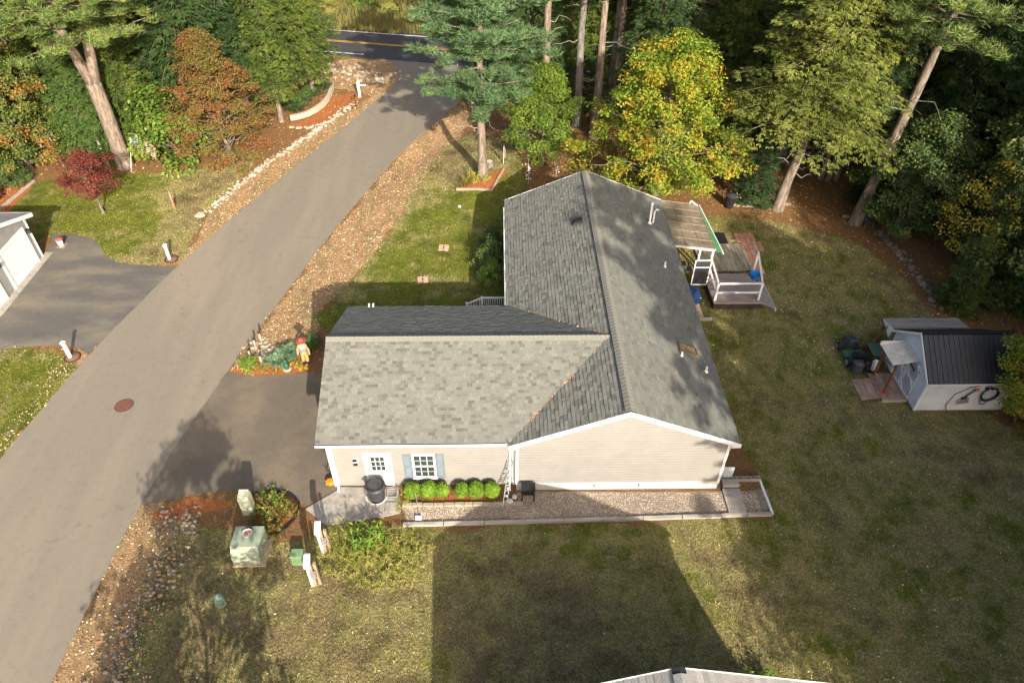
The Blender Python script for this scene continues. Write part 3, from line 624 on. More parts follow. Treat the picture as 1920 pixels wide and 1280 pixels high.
LITTER = leafmat('fallen_leaves', [(0, (.09, .04, .02)), (.35, (.25, .12, .05)), (.65, (.42, .22, .09)), (1, (.6, .42, .24))], .1, 2)
PALE = leafmat('fallen_pale_leaves', [(0, (.4, .32, .16)), (.5, (.6, .5, .28)), (1, (.75, .62, .35))], .1, 2)
CHIPS = leafmat('wood_chip', [(0, (.10, .06, .035)), (.35, (.3, .2, .11)), (.7, (.5, .38, .24)), (1, (.65, .55, .42))], .0, 2, .8, patchw=.3)
fallen('fallen_leaves', 30000, np.clip(1-zl, 0, 1), (-34, 30, 22, 66), LITTER, .13, 'orange brown fallen leaves on the woodland floor', .5)
fallen('woods_edge_leaves', 900, zl, (15, 26, 25, 41), PALE, .085, 'pale fallen leaves drifted along the woods edge', .4)
fallen('lawn_leaves', 480, zl, (9, 27, 9, 42), PALE, .085, 'scattered pale fallen leaves on the shaded lawn', .4)
fallen('yard_leaves', 500, zl, (-28, 6, 9, 48), PALE, .07, 'few pale fallen leaves on the sunny lawns', .4)
fallen('wood_chips', 42000, zc, (-24, 0, 9, 68), CHIPS, .085, 'tan wood chips and grit along the road verge', .45, 'chips')
fallen('verge_leaves', 16000, zc, (-24, 0, 9, 68), LITTER, .11, 'orange fallen leaves lying on the road verge', .35)
fallen('mulch_chips', 9000, zm, (-34, 6, 15, 60), leafmat('mulch_chip', [(0, (.1, .03, .015)), (.5, (.33, .1, .04)), (1, (.5, .2, .08))], 0, 2), .07, 'red brown bark mulch in the planting beds', .5, 'mulch')
def pebbles(n):
    pts = []; X = rng.uniform(-4.2, 10.6, n); Y = rng.uniform(16.2, 18.2, n); k = sdist(GRAVB, X, Y) > .06; X, Y = X[k], Y[k]; m = len(X)
    tet = np.array([[1, 0, 0], [-.5, .87, 0], [-.5, -.87, 0], [0, 0, .9]]); r = rng.uniform(.014, .034, m); a = rng.uniform(0, 6.28, m)
    ca, sa = np.cos(a), np.sin(a); V = np.empty((m, 4, 3))
    for i in range(4):
        q = tet[i]*rng.uniform(.7, 1.3, (m, 1)); V[:, i, 0] = X+(q[:, 0]*ca-q[:, 1]*sa)*r; V[:, i, 1] = Y+(q[:, 0]*sa+q[:, 1]*ca)*r; V[:, i, 2] = .018+q[:, 2]*r
    Ft = (np.arange(m)[:, None, None]*4+np.array([[0, 1, 3], [1, 2, 3], [2, 0, 3]])[None]).reshape(-1, 3)
    stuff('gravel', V.reshape(-1, 3), Ft, leafmat('gravel_stone', [(0, (.10, .085, .07)), (.4, (.25, .2, .15)), (.75, (.4, .33, .26)), (1, (.55, .5, .44))], 0, .5, .75, patchw=.3), 'tan pea gravel along the front of the house', 'gravel')
pebbles(26000)

# ------------------------------------------------------------------ the house
WHITE = M('white_vinyl', (.74, .72, .69), .5, .06, 2)
SIDING = M('cream_siding', (.222, .209, .187), .6, .06, 1.5)
SKIRT = M('white_skirting', (.5, .475, .43), .6, .12, 3)
DARK = M('dark_void', (.02, .02, .022), .6, .2, 4)
BLACK = M('black_plastic', (.02, .02, .022), .45, .3, 6)
GLASS = M('window_glass', (.035, .045, .045), .06, .2, 1, spec=.8)
BLUE_SH = M('blue_shutter', (.135, .168, .192), .55, .1, 3)
METAL = M('galvanised_metal', (.5, .5, .5), .4, .2, 8, metal=.7)
PVC = M('white_pipe', (.78, .77, .74), .5, .08, 4)
def shingle_mats(pref, cols): return [M(f'{pref}_{i}', c, .92, .22, 24, bs=90, bstr=.5) for i, c in enumerate(cols)]
SH = shingle_mats('shingle', [(.166, .164, .137), (.154, .152, .127), (.186, .184, .153), (.134, .132, .109), (.112, .11, .09), (.16, .163, .14)])
SHN = shingle_mats('shingle_pale', [(.28, .265, .24), (.25, .24, .22), (.31, .295, .27), (.225, .215, .2)])
DECKM = M('roof_underlay', (.07, .07, .065), .95, .2, 5)
CAPM = M('ridge_cap_shingle', (.19, .185, .152), .92, .25, 16, bs=80, bstr=.4)
def wedge_arrays(tabs, O, u, v, n):
    V = []; Fq = []; mi = []; e = .15
    for s, w_, v0, t, tone, ln in tabs:
        b = O+u*s+v*v0; k = len(V)
        V += [b+n*t, b+u*w_+n*t, b+u*w_+v*(ln+.03)+n*.001, b+v*(ln+.03)+n*.001, b, b+u*w_]
        Fq += [(k, k+1, k+2, k+3), (k+4, k+5, k+1, k), (k+4, k, k+3, k+3), (k+1, k+5, k+2, k+2)]; mi += [tone]*4
    return V, Fq, mi
def roof_slope(root, name, O, u, v, U, V, keep, mats, e=.145, slab=None, separate=0, wr=(.13, .36), thick=.1, tk=(.008, .014, .022)):
    O, u, v = Vector(O), Vector(u).normalized(), Vector(v).normalized(); n = u.cross(v).normalized()
    if n.z < 0: n = -n
    poly = slab or [(0, 0), (U, 0), (U, V), (0, V)]
    m = MB(); m.loft([[O+u*a+v*b-n*thick for a, b in poly], [O+u*a+v*b for a, b in poly]]); ro = m.build(name, DECKM, root)
    tabs = []
    for j in range(int(math.ceil(V/e))):
        v0 = j*e; ln = min(e, V-v0); s = -random.uniform(0, .12)
        while s < U:
            w_ = random.uniform(*wr); a, b = max(0, s), min(U, s+w_)
            if b-a > .02 and keep((a+b)/2, v0+.07): tabs.append((a+.002, b-a-.004, v0, random.choice(tk), random.choices(range(len(mats)), [5, 4, 3, 3, 2, 4][:len(mats)])[0], ln))
            s += w_
    sep = tabs[:separate]; rest = tabs[separate:]
    off = wloc(ro); Vv, Fq, mi = wedge_arrays(rest, O-off, u, v, n)
    me = bpy.data.meshes.new('shingles'); me.from_pydata([tuple(p) for p in Vv], [], [f if f[2] != f[3] else f[:3] for f in Fq])
    for q in mats: me.materials.append(q)
    me.polygons.foreach_set('material_index', mi); me.update(); so_ = link(bpy.data.objects.new('shingles', me), ro); so_['kind'] = 'stuff'
    if sep:
        units = []
        for q in mats:
            Vv, Fq, _ = wedge_arrays([(0, 1, 0, 1, 0, 1)], Vector((0, 0, 0)), Vector((1, 0, 0)), Vector((0, 1, 0)), Vector((0, 0, 1)))
            Vv = [(a, min(b, 1.15), c if c in (0, 1) else .04) for a, b, c in Vv]
            me = bpy.data.meshes.new('shingle'); me.from_pydata(Vv, [], [f if f[2] != f[3] else f[:3] for f in Fq]); me.materials.append(q); units.append(me)
        for s, w_, v0, t, tone, ln in sep:
            o = bpy.data.objects.new('shingle', units[tone]); link(o, ro); b = O-off+u*s+v*v0
            X, Y, Z = u*w_, v*ln, n*t
            o.matrix_local = Matrix(((X.x, Y.x, Z.x, b.x), (X.y, Y.y, Z.y, b.y), (X.z, Y.z, Z.z, b.z), (0, 0, 0, 1)))
    return ro
def boards(root, name, axis, a0, a1, pos, z0, z1, out, mat, e=.16, top=None, openings=()):
    """lapped siding boards, each a part. axis 'x': wall runs along x at y=pos; out = +-1 side it faces; top(a)->roof height"""
    z = z0
    def pt(a, d, zz): return (a, pos+out*d, zz) if axis == 'x' else (pos+out*d, a, zz)
    while z < z1-.02:
        zt = min(z+e, z1); segs = [(a0, a1)]
        for (b0, b1, c0, c1) in openings:
            if c0 < zt-.02 and c1 > z+.02:
                segs = [q for s in segs for q in ((s[0], min(s[1], b0)), (max(s[0], b1), s[1])) if q[1]-q[0] > .02]
        for s0, s1 in segs:
            b0, b1, t0, t1 = s0, s1, s0, s1
            if top:
                f0 = top(z); f1 = top(zt)
                if f0 is None: continue
                b0, b1 = max(s0, f0[0]), min(s1, f0[1]); t0, t1 = (max(s0, f1[0]), min(s1, f1[1])) if f1 else ((b0+b1)/2-.01, (b0+b1)/2+.01)
                if b1-b0 < .05: continue
            m = MB(); zm_ = z+(zt-z)*.6; c0, c1 = b0+(t0-b0)*.6, b1+(t1-b1)*.6; zn = z+(zt-z)*.8; d0, d1 = b0+(t0-b0)*.8, b1+(t1-b1)*.8
            m.loft([[pt(b0, 0, z), pt(b1, 0, z), pt(b1, .024, z), pt(b0, .024, z)], [pt(c0, 0, zm_), pt(c1, 0, zm_), pt(c1, .021, zm_), pt(c0, .021, zm_)], [pt(d0, 0, zn), pt(d1, 0, zn), pt(d1, .01, zn), pt(d0, .01, zn)], [pt(t0, 0, zt), pt(t1, 0, zt), pt(t1, .006, zt), pt(t0, .006, zt)]]); m.build(name, mat, root)
        z = zt
XL, XR, XM, Y0, Y1, ZE, ZR = .31, 9.33, 4.82, 17.9, 36.2, 3.05, 4.94
GX0, G0, G1, GM_, ZGE, ZGR = -7.21, 18.1, 26.5, 22.3, 3.09, 4.83
sl_m = (ZR-ZE)/(XM-XL); sl_g = (ZGR-ZGE)/(GM_-G0)
WX0, WX1, WY0, WY1 = .62, 9.02, 18.12, 35.98; GWX, GWY0, GWY1 = -6.92, 18.42, 26.18
house = thing('house', 'single storey cream house with long grey shingle roof and attached garage wing', 'house', (4.8, 22.3, 0))
wm = MB(); wm.box(WX0, WX1, WY0, WY1, .44, 3.0); zt = ZE+sl_m*(WX0-XL)-.13
wm.loft([[(WX0, WY0, 2.9), (WX1, WY0, 2.9), (WX1, WY0, zt), (XM, WY0, ZR-.13), (WX0, WY0, zt)], [(WX0, WY1, 2.9), (WX1, WY1, 2.9), (WX1, WY1, zt), (XM, WY1, ZR-.13), (WX0, WY1, zt)]]); wm.build('wall', SIDING, house)
gm = MB(); gm.box(GWX, WX0-.01, GWY0, GWY1, .0, 2.95); ztg = ZGE+sl_g*(GWY0-G0)-.13
gm.loft([[(GWX, GWY0, 2.9), (GWX, GWY0, ztg), (GWX, GM_, ZGR-.13), (GWX, GWY1, ztg), (GWX, GWY1, 2.9)], [(3, GWY0+.02, 2.9), (1.2, GWY0+.02, ztg), (3.9, GM_, ZGR-.15), (1.2, GWY1, ztg), (3, GWY1, 2.9)]]); gm.build('garage_wall', SIDING, house)
# siding
def main_top(z):
    h = (ZR-.13-z)/sl_m; return (XM-h, XM+h) if h > .03 else None
def gar_top(z):
    h = (ZGR-.13-z)/sl_g; return (GM_-h, GM_+h) if h > .03 else None
boards(house, 'siding_board', 'x', WX0+.06, WX1-.06, WY0, .47, ZR-.15, -1, SIDING, top=main_top)
boards(house, 'siding_board', 'x', WX0, WX1, WY1, .47, ZR-.15, 1, SIDING, e=.3, top=main_top)
DOOR = (-5.55, -4.45, 0, 2.1); WIN = (-3.65, -2.6, .52, 2.06)
boards(house, 'siding_board', 'x', GWX+.1, WX0-.02, GWY0, .12, 3.0, -1, SIDING, openings=[DOOR, WIN])
boards(house, 'siding_board', 'y', GWY0, GWY1, GWX, .12, ZGR-.15, -1, SIDING, e=.24, top=gar_top, openings=[(19.7, 24.9, 0, 2.3)])
boards(house, 'siding_board', 'x', GWX, WX0, GWY1, .12, 2.95, 1, SIDING, e=.3)
boards(house, 'siding_board', 'y', WY0, WY1, WX1, .47, 3.05, 1, SIDING, e=.3, openings=[(32.4, 33.4, 0, 2.5)])
boards(house, 'siding_board', 'y', 26.2, WY1, WX0, .47, 3.05, -1, SIDING, e=.3)
# roofs
Vm = math.hypot(XM-XL, ZR-ZE); Vg = math.hypot(GM_-G0, ZGR-ZGE)
def in_val(y): return abs(y-GM_) < 1
def keepW(s, v):  # s runs from Y1 to Y0 on the west slope
    y = Y1-s; x = XL+v*(XM-XL)/Vm; return not (x < XL+(ZGR-ZGE)*(1-abs(y-GM_)/(GM_-G0))/sl_m-.45 and G0 < y < G1)
roof_slope(house, 'roof_slope', (XL, Y1, ZE), (0, -1, 0), (XM-XL, 0, ZR-ZE), Y1-Y0, Vm, keepW, SH, wr=(.16, .42), tk=(.016, .028, .04), e=.165)
roof_slope(house, 'roof_slope', (XR, Y0, ZE), (0, 1, 0), (XM-XR, 0, ZR-ZE), Y1-Y0, Vm, lambda s, v: True, [SH[0], SH[1], SH[2], SH[5], SH[3]], wr=(.16, .42))
xtop = XL+(ZGR-ZE)/sl_m; xe = XL+.1
def keepS(s, v): return GX0+s < xe+(xtop-xe)*v/Vg+.22
Ug = xtop-GX0; Ue = xe-GX0
roof_slope(house, 'roof_slope', (GX0, G0, ZGE), (1, 0, 0), (0, GM_-G0, ZGR-ZGE), Ug, Vg, keepS, SH, slab=[(0, 0), (Ue, 0), (Ug, Vg), (0, Vg)], separate=300, wr=(.11, .27))
roof_slope(house, 'roof_slope', (xtop, G1, ZGE), (-1, 0, 0), (0, GM_-G1, ZGR-ZGE), Ug, Vg, lambda s, v: (xtop-s) < xe+(xtop-xe)*v/Vg+.22, [SH[1], SH[3], SH[0], SH[5]], slab=[(Ug-Ue, 0), (Ug, 0), (Ug, Vg), (0, Vg)], wr=(.16, .42))
def caps(root, a, b, nrm_dir, sl, w_, step, mat, vent):
    a, b = Vector(a), Vector(b); d = (b-a).normalized(); side = Vector(nrm_dir); L = (b-a).length
    if vent:
        m = MB(); m.loft([[q+side*w_*.92-Vector((0, 0, sl*w_*.92+.02)), q+side*w_*.92-Vector((0, 0, sl*w_*.92-.065)), q+Vector((0, 0, .08)), q-side*w_*.92-Vector((0, 0, sl*w_*.92-.065)), q-side*w_*.92-Vector((0, 0, sl*w_*.92+.02))] for q in (a, b)]); m.build('ridge_vent', DARK, root)
    k = int(L/step); lift = .085 if vent else .03; P_ = []
    m = MB(); 
    for s0, t in ((0, .016), (step*1.12, 0)):
        pts = []
        for f in (-1, -.5, 0, .5, 1):
            pts.append(d*s0+side*w_*f-Vector((0, 0, sl*w_*(abs(f)-.12*(1-f*f))-t)))
        P_.append([p+Vector((0, 0, .012)) for p in pts]+[p-Vector((0, 0, .004)) for p in pts[::-1]])
    m.loft(P_); me = None
    for i in range(k):
        o = m.build('ridge_cap', mat, None) if me is None else bpy.data.objects.new('ridge_cap', me)
        if me is None: me = o.data; C.objects.unlink(o)
        link(o, root); p = a+d*(i*step); o.location = p+Vector((0, 0, lift+random.uniform(-.003, .003)))-wloc(root)
caps(house, (XM, Y0, ZR), (XM, Y1, ZR), (1, 0, 0), sl_m, .2, .2, CAPM, True)
caps(house, (GX0, GM_, ZGR), (xtop+.1, GM_, ZGR), (0, 1, 0), sl_g, .19, .2, CAPM, False)
# white rakes, fascia, gutters
for y in (Y0-.03, Y1):
    for xa in (XL, XR):
        s = 1 if xa > XM else -1; t = MB()
        t.loft([[(xa+s*.02, y, ZE-.2), (xa+s*.02, y+.03, ZE-.2), (xa+s*.02, y+.03, ZE+.02), (xa+s*.02, y, ZE+.02)], [(XM, y, ZR-.2), (XM, y+.03, ZR-.2), (XM, y+.03, ZR+.02), (XM, y, ZR+.02)]]); t.build('rake_board', WHITE, house)
t = MB(); t.box(XL, WX0+.02, Y0, WY0-.002, ZE-.22, ZE-.1); t.box(WX1-.02, XR, Y0, WY0-.002, ZE-.22, ZE-.1); t.build('eave_return', WHITE, house)
t = MB(); t.box(XL+.02, WX0, WY0, WY1, ZE-.14, ZE-.11); t.box(WX1, XR-.02, WY0, WY1, ZE-.14, ZE-.11); t.build('soffit', WHITE, house)
t = MB(); t.box(XL-.08, XL, 26.6, Y1-.7, ZE-.13, ZE-.03); t.build('gutter', WHITE, house)
t = MB(); t.box(GX0+.02, XL-.12, G0-.11, G0-.01, ZGE-.13, ZGE-.012); t.build('gutter', WHITE, house)
t = MB(); t.box(GX0+.02, XL-.12, G0-.09, G0-.03, ZGE-.02, ZGE-.008); t.build('gutter_trough', DARK, house)  # flat dark strip on the solid gutter, painted shade of its hollow
t = MB(); t.box(GX0+.02, XL-.1, G1-.08, G1-.02, ZGE-.24, ZGE-.11); t.build('fascia', WHITE, house)
for s in (-1, 1):
    ye = GM_+s*(GM_-G0-.05); t = MB(); t.loft([[(GX0+.03, ye, ZGE-.3), (GX0+.06, ye, ZGE-.3), (GX0+.06, ye, ZGE-.12), (GX0+.03, ye, ZGE-.12)], [(GX0+.03, GM_, ZGR-.3), (GX0+.06, GM_, ZGR-.3), (GX0+.06, GM_, ZGR-.12), (GX0+.03, GM_, ZGR-.12)]]); t.build('rake_board', WHITE, house)
t = MB(); t.box(GX0+.02, WX0, G0+.01, GWY0, ZGE-.16, ZGE-.13); t.build('soffit', WHITE, house)
for (x, y) in ((GWX, GWY0), (WX0-.12, GWY0)):
    t = MB(); t.box(x-.03, x+.1, y-.03, y+.1, 0, 2.96); t.build('corner_post', WHITE, house)
for x in (WX0-.03, WX1-.07):
    t = MB(); t.box(x, x+.1, WY0-.03, WY0+.1, .44, 3.0); t.build('corner_post', WHITE, house)
def downspout(x, y, z1, dy=-.0):
    t = MB(); t.bar((x, y-.25, z1), (x, y, z1-.3), .08, .06); t.bar((x, y, z1-.28), (x, y, .12), .08, .06); t.bar((x, y, .14), (x, y-.3, .05), .08, .06); t.build('downspout', WHITE, house)
downspout(GWX+.16, GWY0-.07, ZGE-.1); downspout(WX0-.26, GWY0-.07, ZGE-.1)
t = MB(); t.bar((WX1+.12, WY0+.12, ZE-.12), (WX1+.06, WY0+.12, ZE-.4), .07); t.bar((WX1+.06, WY0+.12, ZE-.38), (WX1+.06, WY0+.12, .15), .07); t.build('downspout', WHITE, house)
# skirting: vertical vinyl panels
x = WX0
while x < WX1-.05:
    x1 = min(x+1.22, WX1); t = MB(); t.box(x+.004, x1-.004, WY0-.012, WY0+.02, .0, .46); t.build('skirting_panel', SKIRT, house); x = x1
t = MB(); t.box(WX0+.02, WX1-.02, WY0+.021, WY1, 0, .45); t.build('foundation', SKIRT, house)
t = MB(); t.box(WX0, WX1, WY0-.026, WY0-.001, .45, .475); t.build('skirting_rail', WHITE, house)
t = MB(); t.box(4.55, 5.08, WY0-.03, WY0-.013, .16, .38); v_ = t.build('crawl_vent', WHITE, house)
for k in range(5):
    t = MB(); t.box(4.6, 5.03, WY0-.037, WY0-.031, .19+k*.034, .205+k*.034); t.build('slat', M('vent_slat', (.3, .29, .28), .6), v_)
for xx in (3.86, 5.72):
    t = MB(); t.box(xx-.02, xx+.02, WY0-.04, WY0-.013, .2, .34); t.build('skirting_latch', BLACK, house)
# garage door on the west front
gd = box_part(house, 'garage_door', WHITE, GWX-.06, GWX-.002, 19.8, 24.8, 0, 2.2)
for i in range(4):
    for j in range(4): box_part(gd, 'door_panel', WHITE, GWX-.075, GWX-.061, 19.95+j*1.22, 19.95+j*1.22+1.05, .08+i*.53, .08+i*.53+.42)
# side door with nine panes
dx0, dx1, dy = -5.44, -4.54, GWY0
d = box_part(house, 'door', WHITE, dx0, dx1, dy-.03, dy+.01, .05, 2.02)
fr = MB(); fr.box(dx0-.11, dx0, dy-.05, dy, 0, 2.12); fr.box(dx1, dx1+.11, dy-.05, dy, 0, 2.12); fr.box(dx0, dx1, dy-.05, dy, 2.02, 2.12); fr.build('door_frame', WHITE, house)
for i in range(3):
    for j in range(3): box_part(d, 'pane', GLASS, dx0+.18+j*.19, dx0+.345+j*.19, dy-.036, dy-.031, 1.05+i*.29, 1.305+i*.29)
for j in range(2):
    box_part(d, 'panel', WHITE, dx0+.13+j*.37, dx0+.4+j*.37, dy-.042, dy-.031, .2, .85)
k_ = MB(); k_.lathe([(.0, 0), (.03, .005), (.035, .03), (.02, .05), (.0, .055)], 0, 0, 10); 
kb = MB(Matrix.Translation((dx0+.08, dy-.03, .95)) @ Matrix.Rotation(math.pi/2, 4, 'X')); kb.lathe([(.005, 0), (.03, .005), (.035, .03), (.02, .05), (.002, .055)], 0, 0, 10); kb.build('door_knob', METAL, d, True)
# window with shutters
wx0, wx1, wz0, wz1 = -3.6, -2.66, .56, 2.02
wn = MB(); 
for b in ((wx0, wx0+.07, wz0, wz1), (wx1-.07, wx1, wz0, wz1), (wx0+.07, wx1-.07, wz0, wz0+.07), (wx0+.07, wx1-.07, wz1-.07, wz1), (wx0+.07, wx1-.07, 1.26, 1.32)): wn.box(b[0], b[1], dy-.05, dy+.0, b[2], b[3])
wn = wn.build('window', WHITE, house)
for half in range(2):
    z0 = (wz0+.07, 1.32)[half]; zz = (1.26, wz1-.07)[half]; ch = (zz-z0)/2; cw = (wx1-wx0-.14)/3
    for i in range(2):
        for j in range(3): box_part(wn, 'pane', GLASS, wx0+.07+j*cw+.012, wx0+.07+(j+1)*cw-.012, dy-.035, dy-.02, z0+i*ch+.012, z0+(i+1)*ch-.012)
mu = MB(); mu.box(wx0+.06, wx1-.06, dy-.03, dy-.003, wz0+.06, wz1-.06); mu.build('muntins', WHITE, wn)
box_part(wn, 'sill', WHITE, wx0-.04, wx1+.04, dy-.09, dy-.051, wz0-.05, wz0-.0)
for sx in (wx0-.36, wx1+.03):
    s_ = MB()
    for b in ((0, .06, 0, 1.5), (.27, .33, 0, 1.5), (.06, .27, 0, .08), (.06, .27, 1.42, 1.5), (.06, .27, .66, .74)): s_.box(sx+b[0], sx+b[1], dy-.055, dy-.01, wz0-.02+b[2], wz0-.02+b[3])
    s_ = s_.build('shutter', BLUE_SH, house)
    for a, b in ((.08, .66), (.74, 1.42)):
        nl = 9; h = (b-a)/nl
        lv = MB()
        for i in range(nl): lv.loft([[(sx+.06, dy-.03, wz0-.02+a+i*h), (sx+.27, dy-.03, wz0-.02+a+i*h), (sx+.27, dy-.045, wz0-.02+a+i*h), (sx+.06, dy-.045, wz0-.02+a+i*h)], [(sx+.06, dy-.024, wz0-.02+a+(i+1)*h), (sx+.27, dy-.024, wz0-.02+a+(i+1)*h), (sx+.27, dy-.03, wz0-.02+a+(i+1)*h), (sx+.06, dy-.03, wz0-.02+a+(i+1)*h)]])
        lv.build('louvre', BLUE_SH, s_)
# wall lamp by the door
lp = box_part(house, 'wall_lamp', WHITE, -5.98, -5.76, dy-.045, dy-.023, 1.5, 1.83)
t = MB()
for b in ((-5.94, -5.93), (-5.81, -5.8)): t.box(b[0], b[1], dy-.16, dy-.15, 1.55, 1.75)
t.box(-5.95, -5.79, dy-.17, dy-.046, 1.75, 1.79); t.box(-5.95, -5.79, dy-.17, dy-.046, 1.52, 1.55); t.build('lantern_cage', BLACK, lp)
# roof furniture
def on_e(y, x): return ZE+sl_m*(XR-x)
def on_w(y, x): return ZE+sl_m*(x-XL)
vx, vy = 4.05, 31.4; vz = on_w(vy, vx)
t = MB(); t.loft([[(vx-.3, vy-.22, vz-.14), (vx+.25, vy-.25, vz+.07), (vx+.25, vy+.25, vz+.07), (vx-.3, vy+.22, vz-.14)], [(vx-.3, vy-.2, vz-.02), (vx+.12, vy-.2, vz+.2), (vx+.12, vy+.2, vz+.2), (vx-.3, vy+.2, vz-.02)], [(vx-.18, vy-.12, vz+.09), (vx+.06, vy-.12, vz+.22), (vx+.06, vy+.12, vz+.22), (vx-.18, vy+.12, vz+.09)]]); t.build('roof_vent', M('roof_vent_black', (.035, .033, .032), .6, .3, 6), house)
def pipe(x, y, h, r=.05, hook=False):
    z = on_e(y, x); t = MB(); t.tube([(x, y, z-.1), (x, y, z+h)], r, 10)
    if hook: t.tube([(x+.16, y-.1, z+.1), (x+.17, y-.1, z+h*.62), (x+.24, y-.1, z+h*.74), (x+.36, y-.1, z+h*.7)], r*.85, 10)
    t.lathe([(r*2.4, z-.06), (r*1.7, z+.05), (r*1.1, z+.1)], x, y, 12); t.build('vent_pipe', PVC, house, True)
pipe(8.1, 32.9, 1.25, .06, True); pipe(8.25, 29.0, .3, .045); pipe(8.75, 21.7, .28, .045); pipe(7.75, 22.25, .2, .04)
# skylight
sx, sy = 8.12, 22.78
Ts = Matrix.Translation((sx, sy, on_e(sy, sx))) @ Matrix.Rotation(math.atan(sl_m), 4, 'Y')
t = MB(Ts)
for b in ((-.46, .46, -.26, -.2), (-.46, .46, .2, .26), (-.46, -.4, -.2, .2), (.4, .46, -.2, .2)): t.box(*b, 0, .1)
sk = t.build('skylight', M('skylight_frame', (.17, .12, .07), .5, .3, 8), house)
t = MB(Ts); t.box(-.4, .4, -.2, .2, .02, .05); t.build('skylight_pane', M('skylight_dome', (.34, .24, .13), .25, .25, 3, spec=.6), sk)
# small flood lamps at the north west roof corner and a lamp on the garage gable
t = MB(); t.tube([(-6.2, G1-.1, ZGE+.05), (-6.2, G1+.05, ZGE+.14)], .04, 8); t.tube([(-6.0, G1-.1, ZGE+.05), (-6.0, G1+.05, ZGE+.14)], .04, 8); t.build('flood_lamp', WHITE, house)
# dead leaves caught in the valleys
LV = leafmat('valley_leaves', [(0, (.3, .09, .03)), (1, (.55, .22, .08))], .1, 2)
pv = []
for k in range(70):
    f = random.choice((.1, .2, .25, .33, .37, .45, .55, .62, .72, .85, .95))+random.gauss(0, .02); s = random.choice((-1, -1, 1)); x = xe+(xtop-xe)*f; y = GM_+s*(GM_-G0)*(1-f); pv.append((x+random.gauss(0, .03), y+random.gauss(0, .03), ZGE+(ZGR-ZGE)*f+.035))
V, Fq = leaf_quads(np.array(pv), .11, 1.0); lo_ = link(bpy.data.objects.new('valley_leaves', np_mesh('valley_leaves', V, Fq, LV))); tag(lo_, 'orange leaves caught in the roof valleys', 'leaves', kind='stuff')
# north porch with white railing
pr = thing('porch', 'small white railed porch on the north side of the garage wing', 'porch', (-.3, 27.1, 0))
for i in range(18): box_part(pr, 'floor_plank', M('porch_floor', (.3, .29, .28), .8, .2, 5), -.95, .58, 26.3+i*.17, 26.46+i*.17, .36, .4)
for i in range(2): box_part(pr, 'step', M('porch_floor', (.3, .29, .28), .8, .2, 5), -1.5+i*.27, -1.2+i*.27, 26.4, 29.2, 0, .15+i*.12)
rl = MB(); rl.box(-.95, .55, 29.28, 29.36, 1.32, 1.38); rl.box(-.95, .55, 29.29, 29.35, .5, .55); rl.bar((-.95, 29.32, 1.35), (-1.75, 29.32, .95), .07, .06); rl.bar((-.95, 29.32, .55), (-1.75, 29.32, .2), .06, .05); rl.build('handrail', WHITE, pr)
for x in (-.95, -1.75):
    box_part(pr, 'post', WHITE, x-.05, x+.05, 29.27, 29.37, 0, 1.42 if x > -1 else 1.05)
for i in range(12): box_part(pr, 'baluster', WHITE, -.85+i*.115, -.815+i*.115, 29.3, 29.34, .55, 1.32)
for i in range(5): box_part(pr, 'baluster', WHITE, -1.68+i*.15, -1.645+i*.15, 29.3, 29.34, .26+i*.066, .97+i*.074)
# lightly grown shrubs on the north side
for i, (q, h, lf, lb) in enumerate((((-0.06, 33.67), 1.7, L_OAK, 'dark rhododendron shrub beside the west eave'), ((-0.22, 32.65), 1.2, L_FERN, 'pale leafed shrub just north of the porch'), ((-0.38, 35.57), 1.3, L_DARK, 'small dark shrub at the shaded west wall'))):
    tree('bushA', (min(q[0], -.45), q[1]), lb, lf, h=h, group=None, name='shrub', cat='shrub')

# ------------------------------------------------------------------ front yard
# six clipped shrubs
def ball_shrub():
    n = 2600; p = unit(rng.normal(size=(n, 3)))*(rng.uniform(.8, 1.0, n))[:, None]; p[:, 2] = p[:, 2]*1.05
    P0 = p*.34; P0[:, 2] += .38; V, Fq = leaf_quads(P0, .075, .0, p*2.0, .5); m = np_mesh('foliage', V, Fq, L_LIME)
    mb = MB(); mb.lathe([(.02, .05), (.2, .12), (.29, .3), (.28, .48), (.15, .64), (.01, .68)], 0, 0, 12); mb.tube([(0, 0, -.05), (0, 0, .2)], .03, 6)
    return m, mb
bm_, bmb = ball_shrub(); core = None
for i, q in enumerate(((-3.65, 17.45), (-2.97, 17.44), (-2.43, 17.46), (-1.64, 17.43), (-1.03, 17.42), (-0.39, 17.41))):
    o = thing('round_shrub', 'clipped lime green round shrub under the front window wall', 'shrub', (q[0], 17.86, 0), i*1.1, 'six clipped round shrubs')
    o.scale = [(1, 1, 1.05), (1.05, 1, 1.12), (.9, .9, 1), (.88, .9, .98), (1.06, 1, 1), (1, .95, .97)][i]
    link(bpy.data.objects.new('foliage', bm_), o)
    if core is None: c_ = bmb.build('stems', L_LIME, None); core = c_.data; C.objects.unlink(c_); c_.parent = o; C.objects.link(c_)
    else: link(bpy.data.objects.new('stems', core), o)
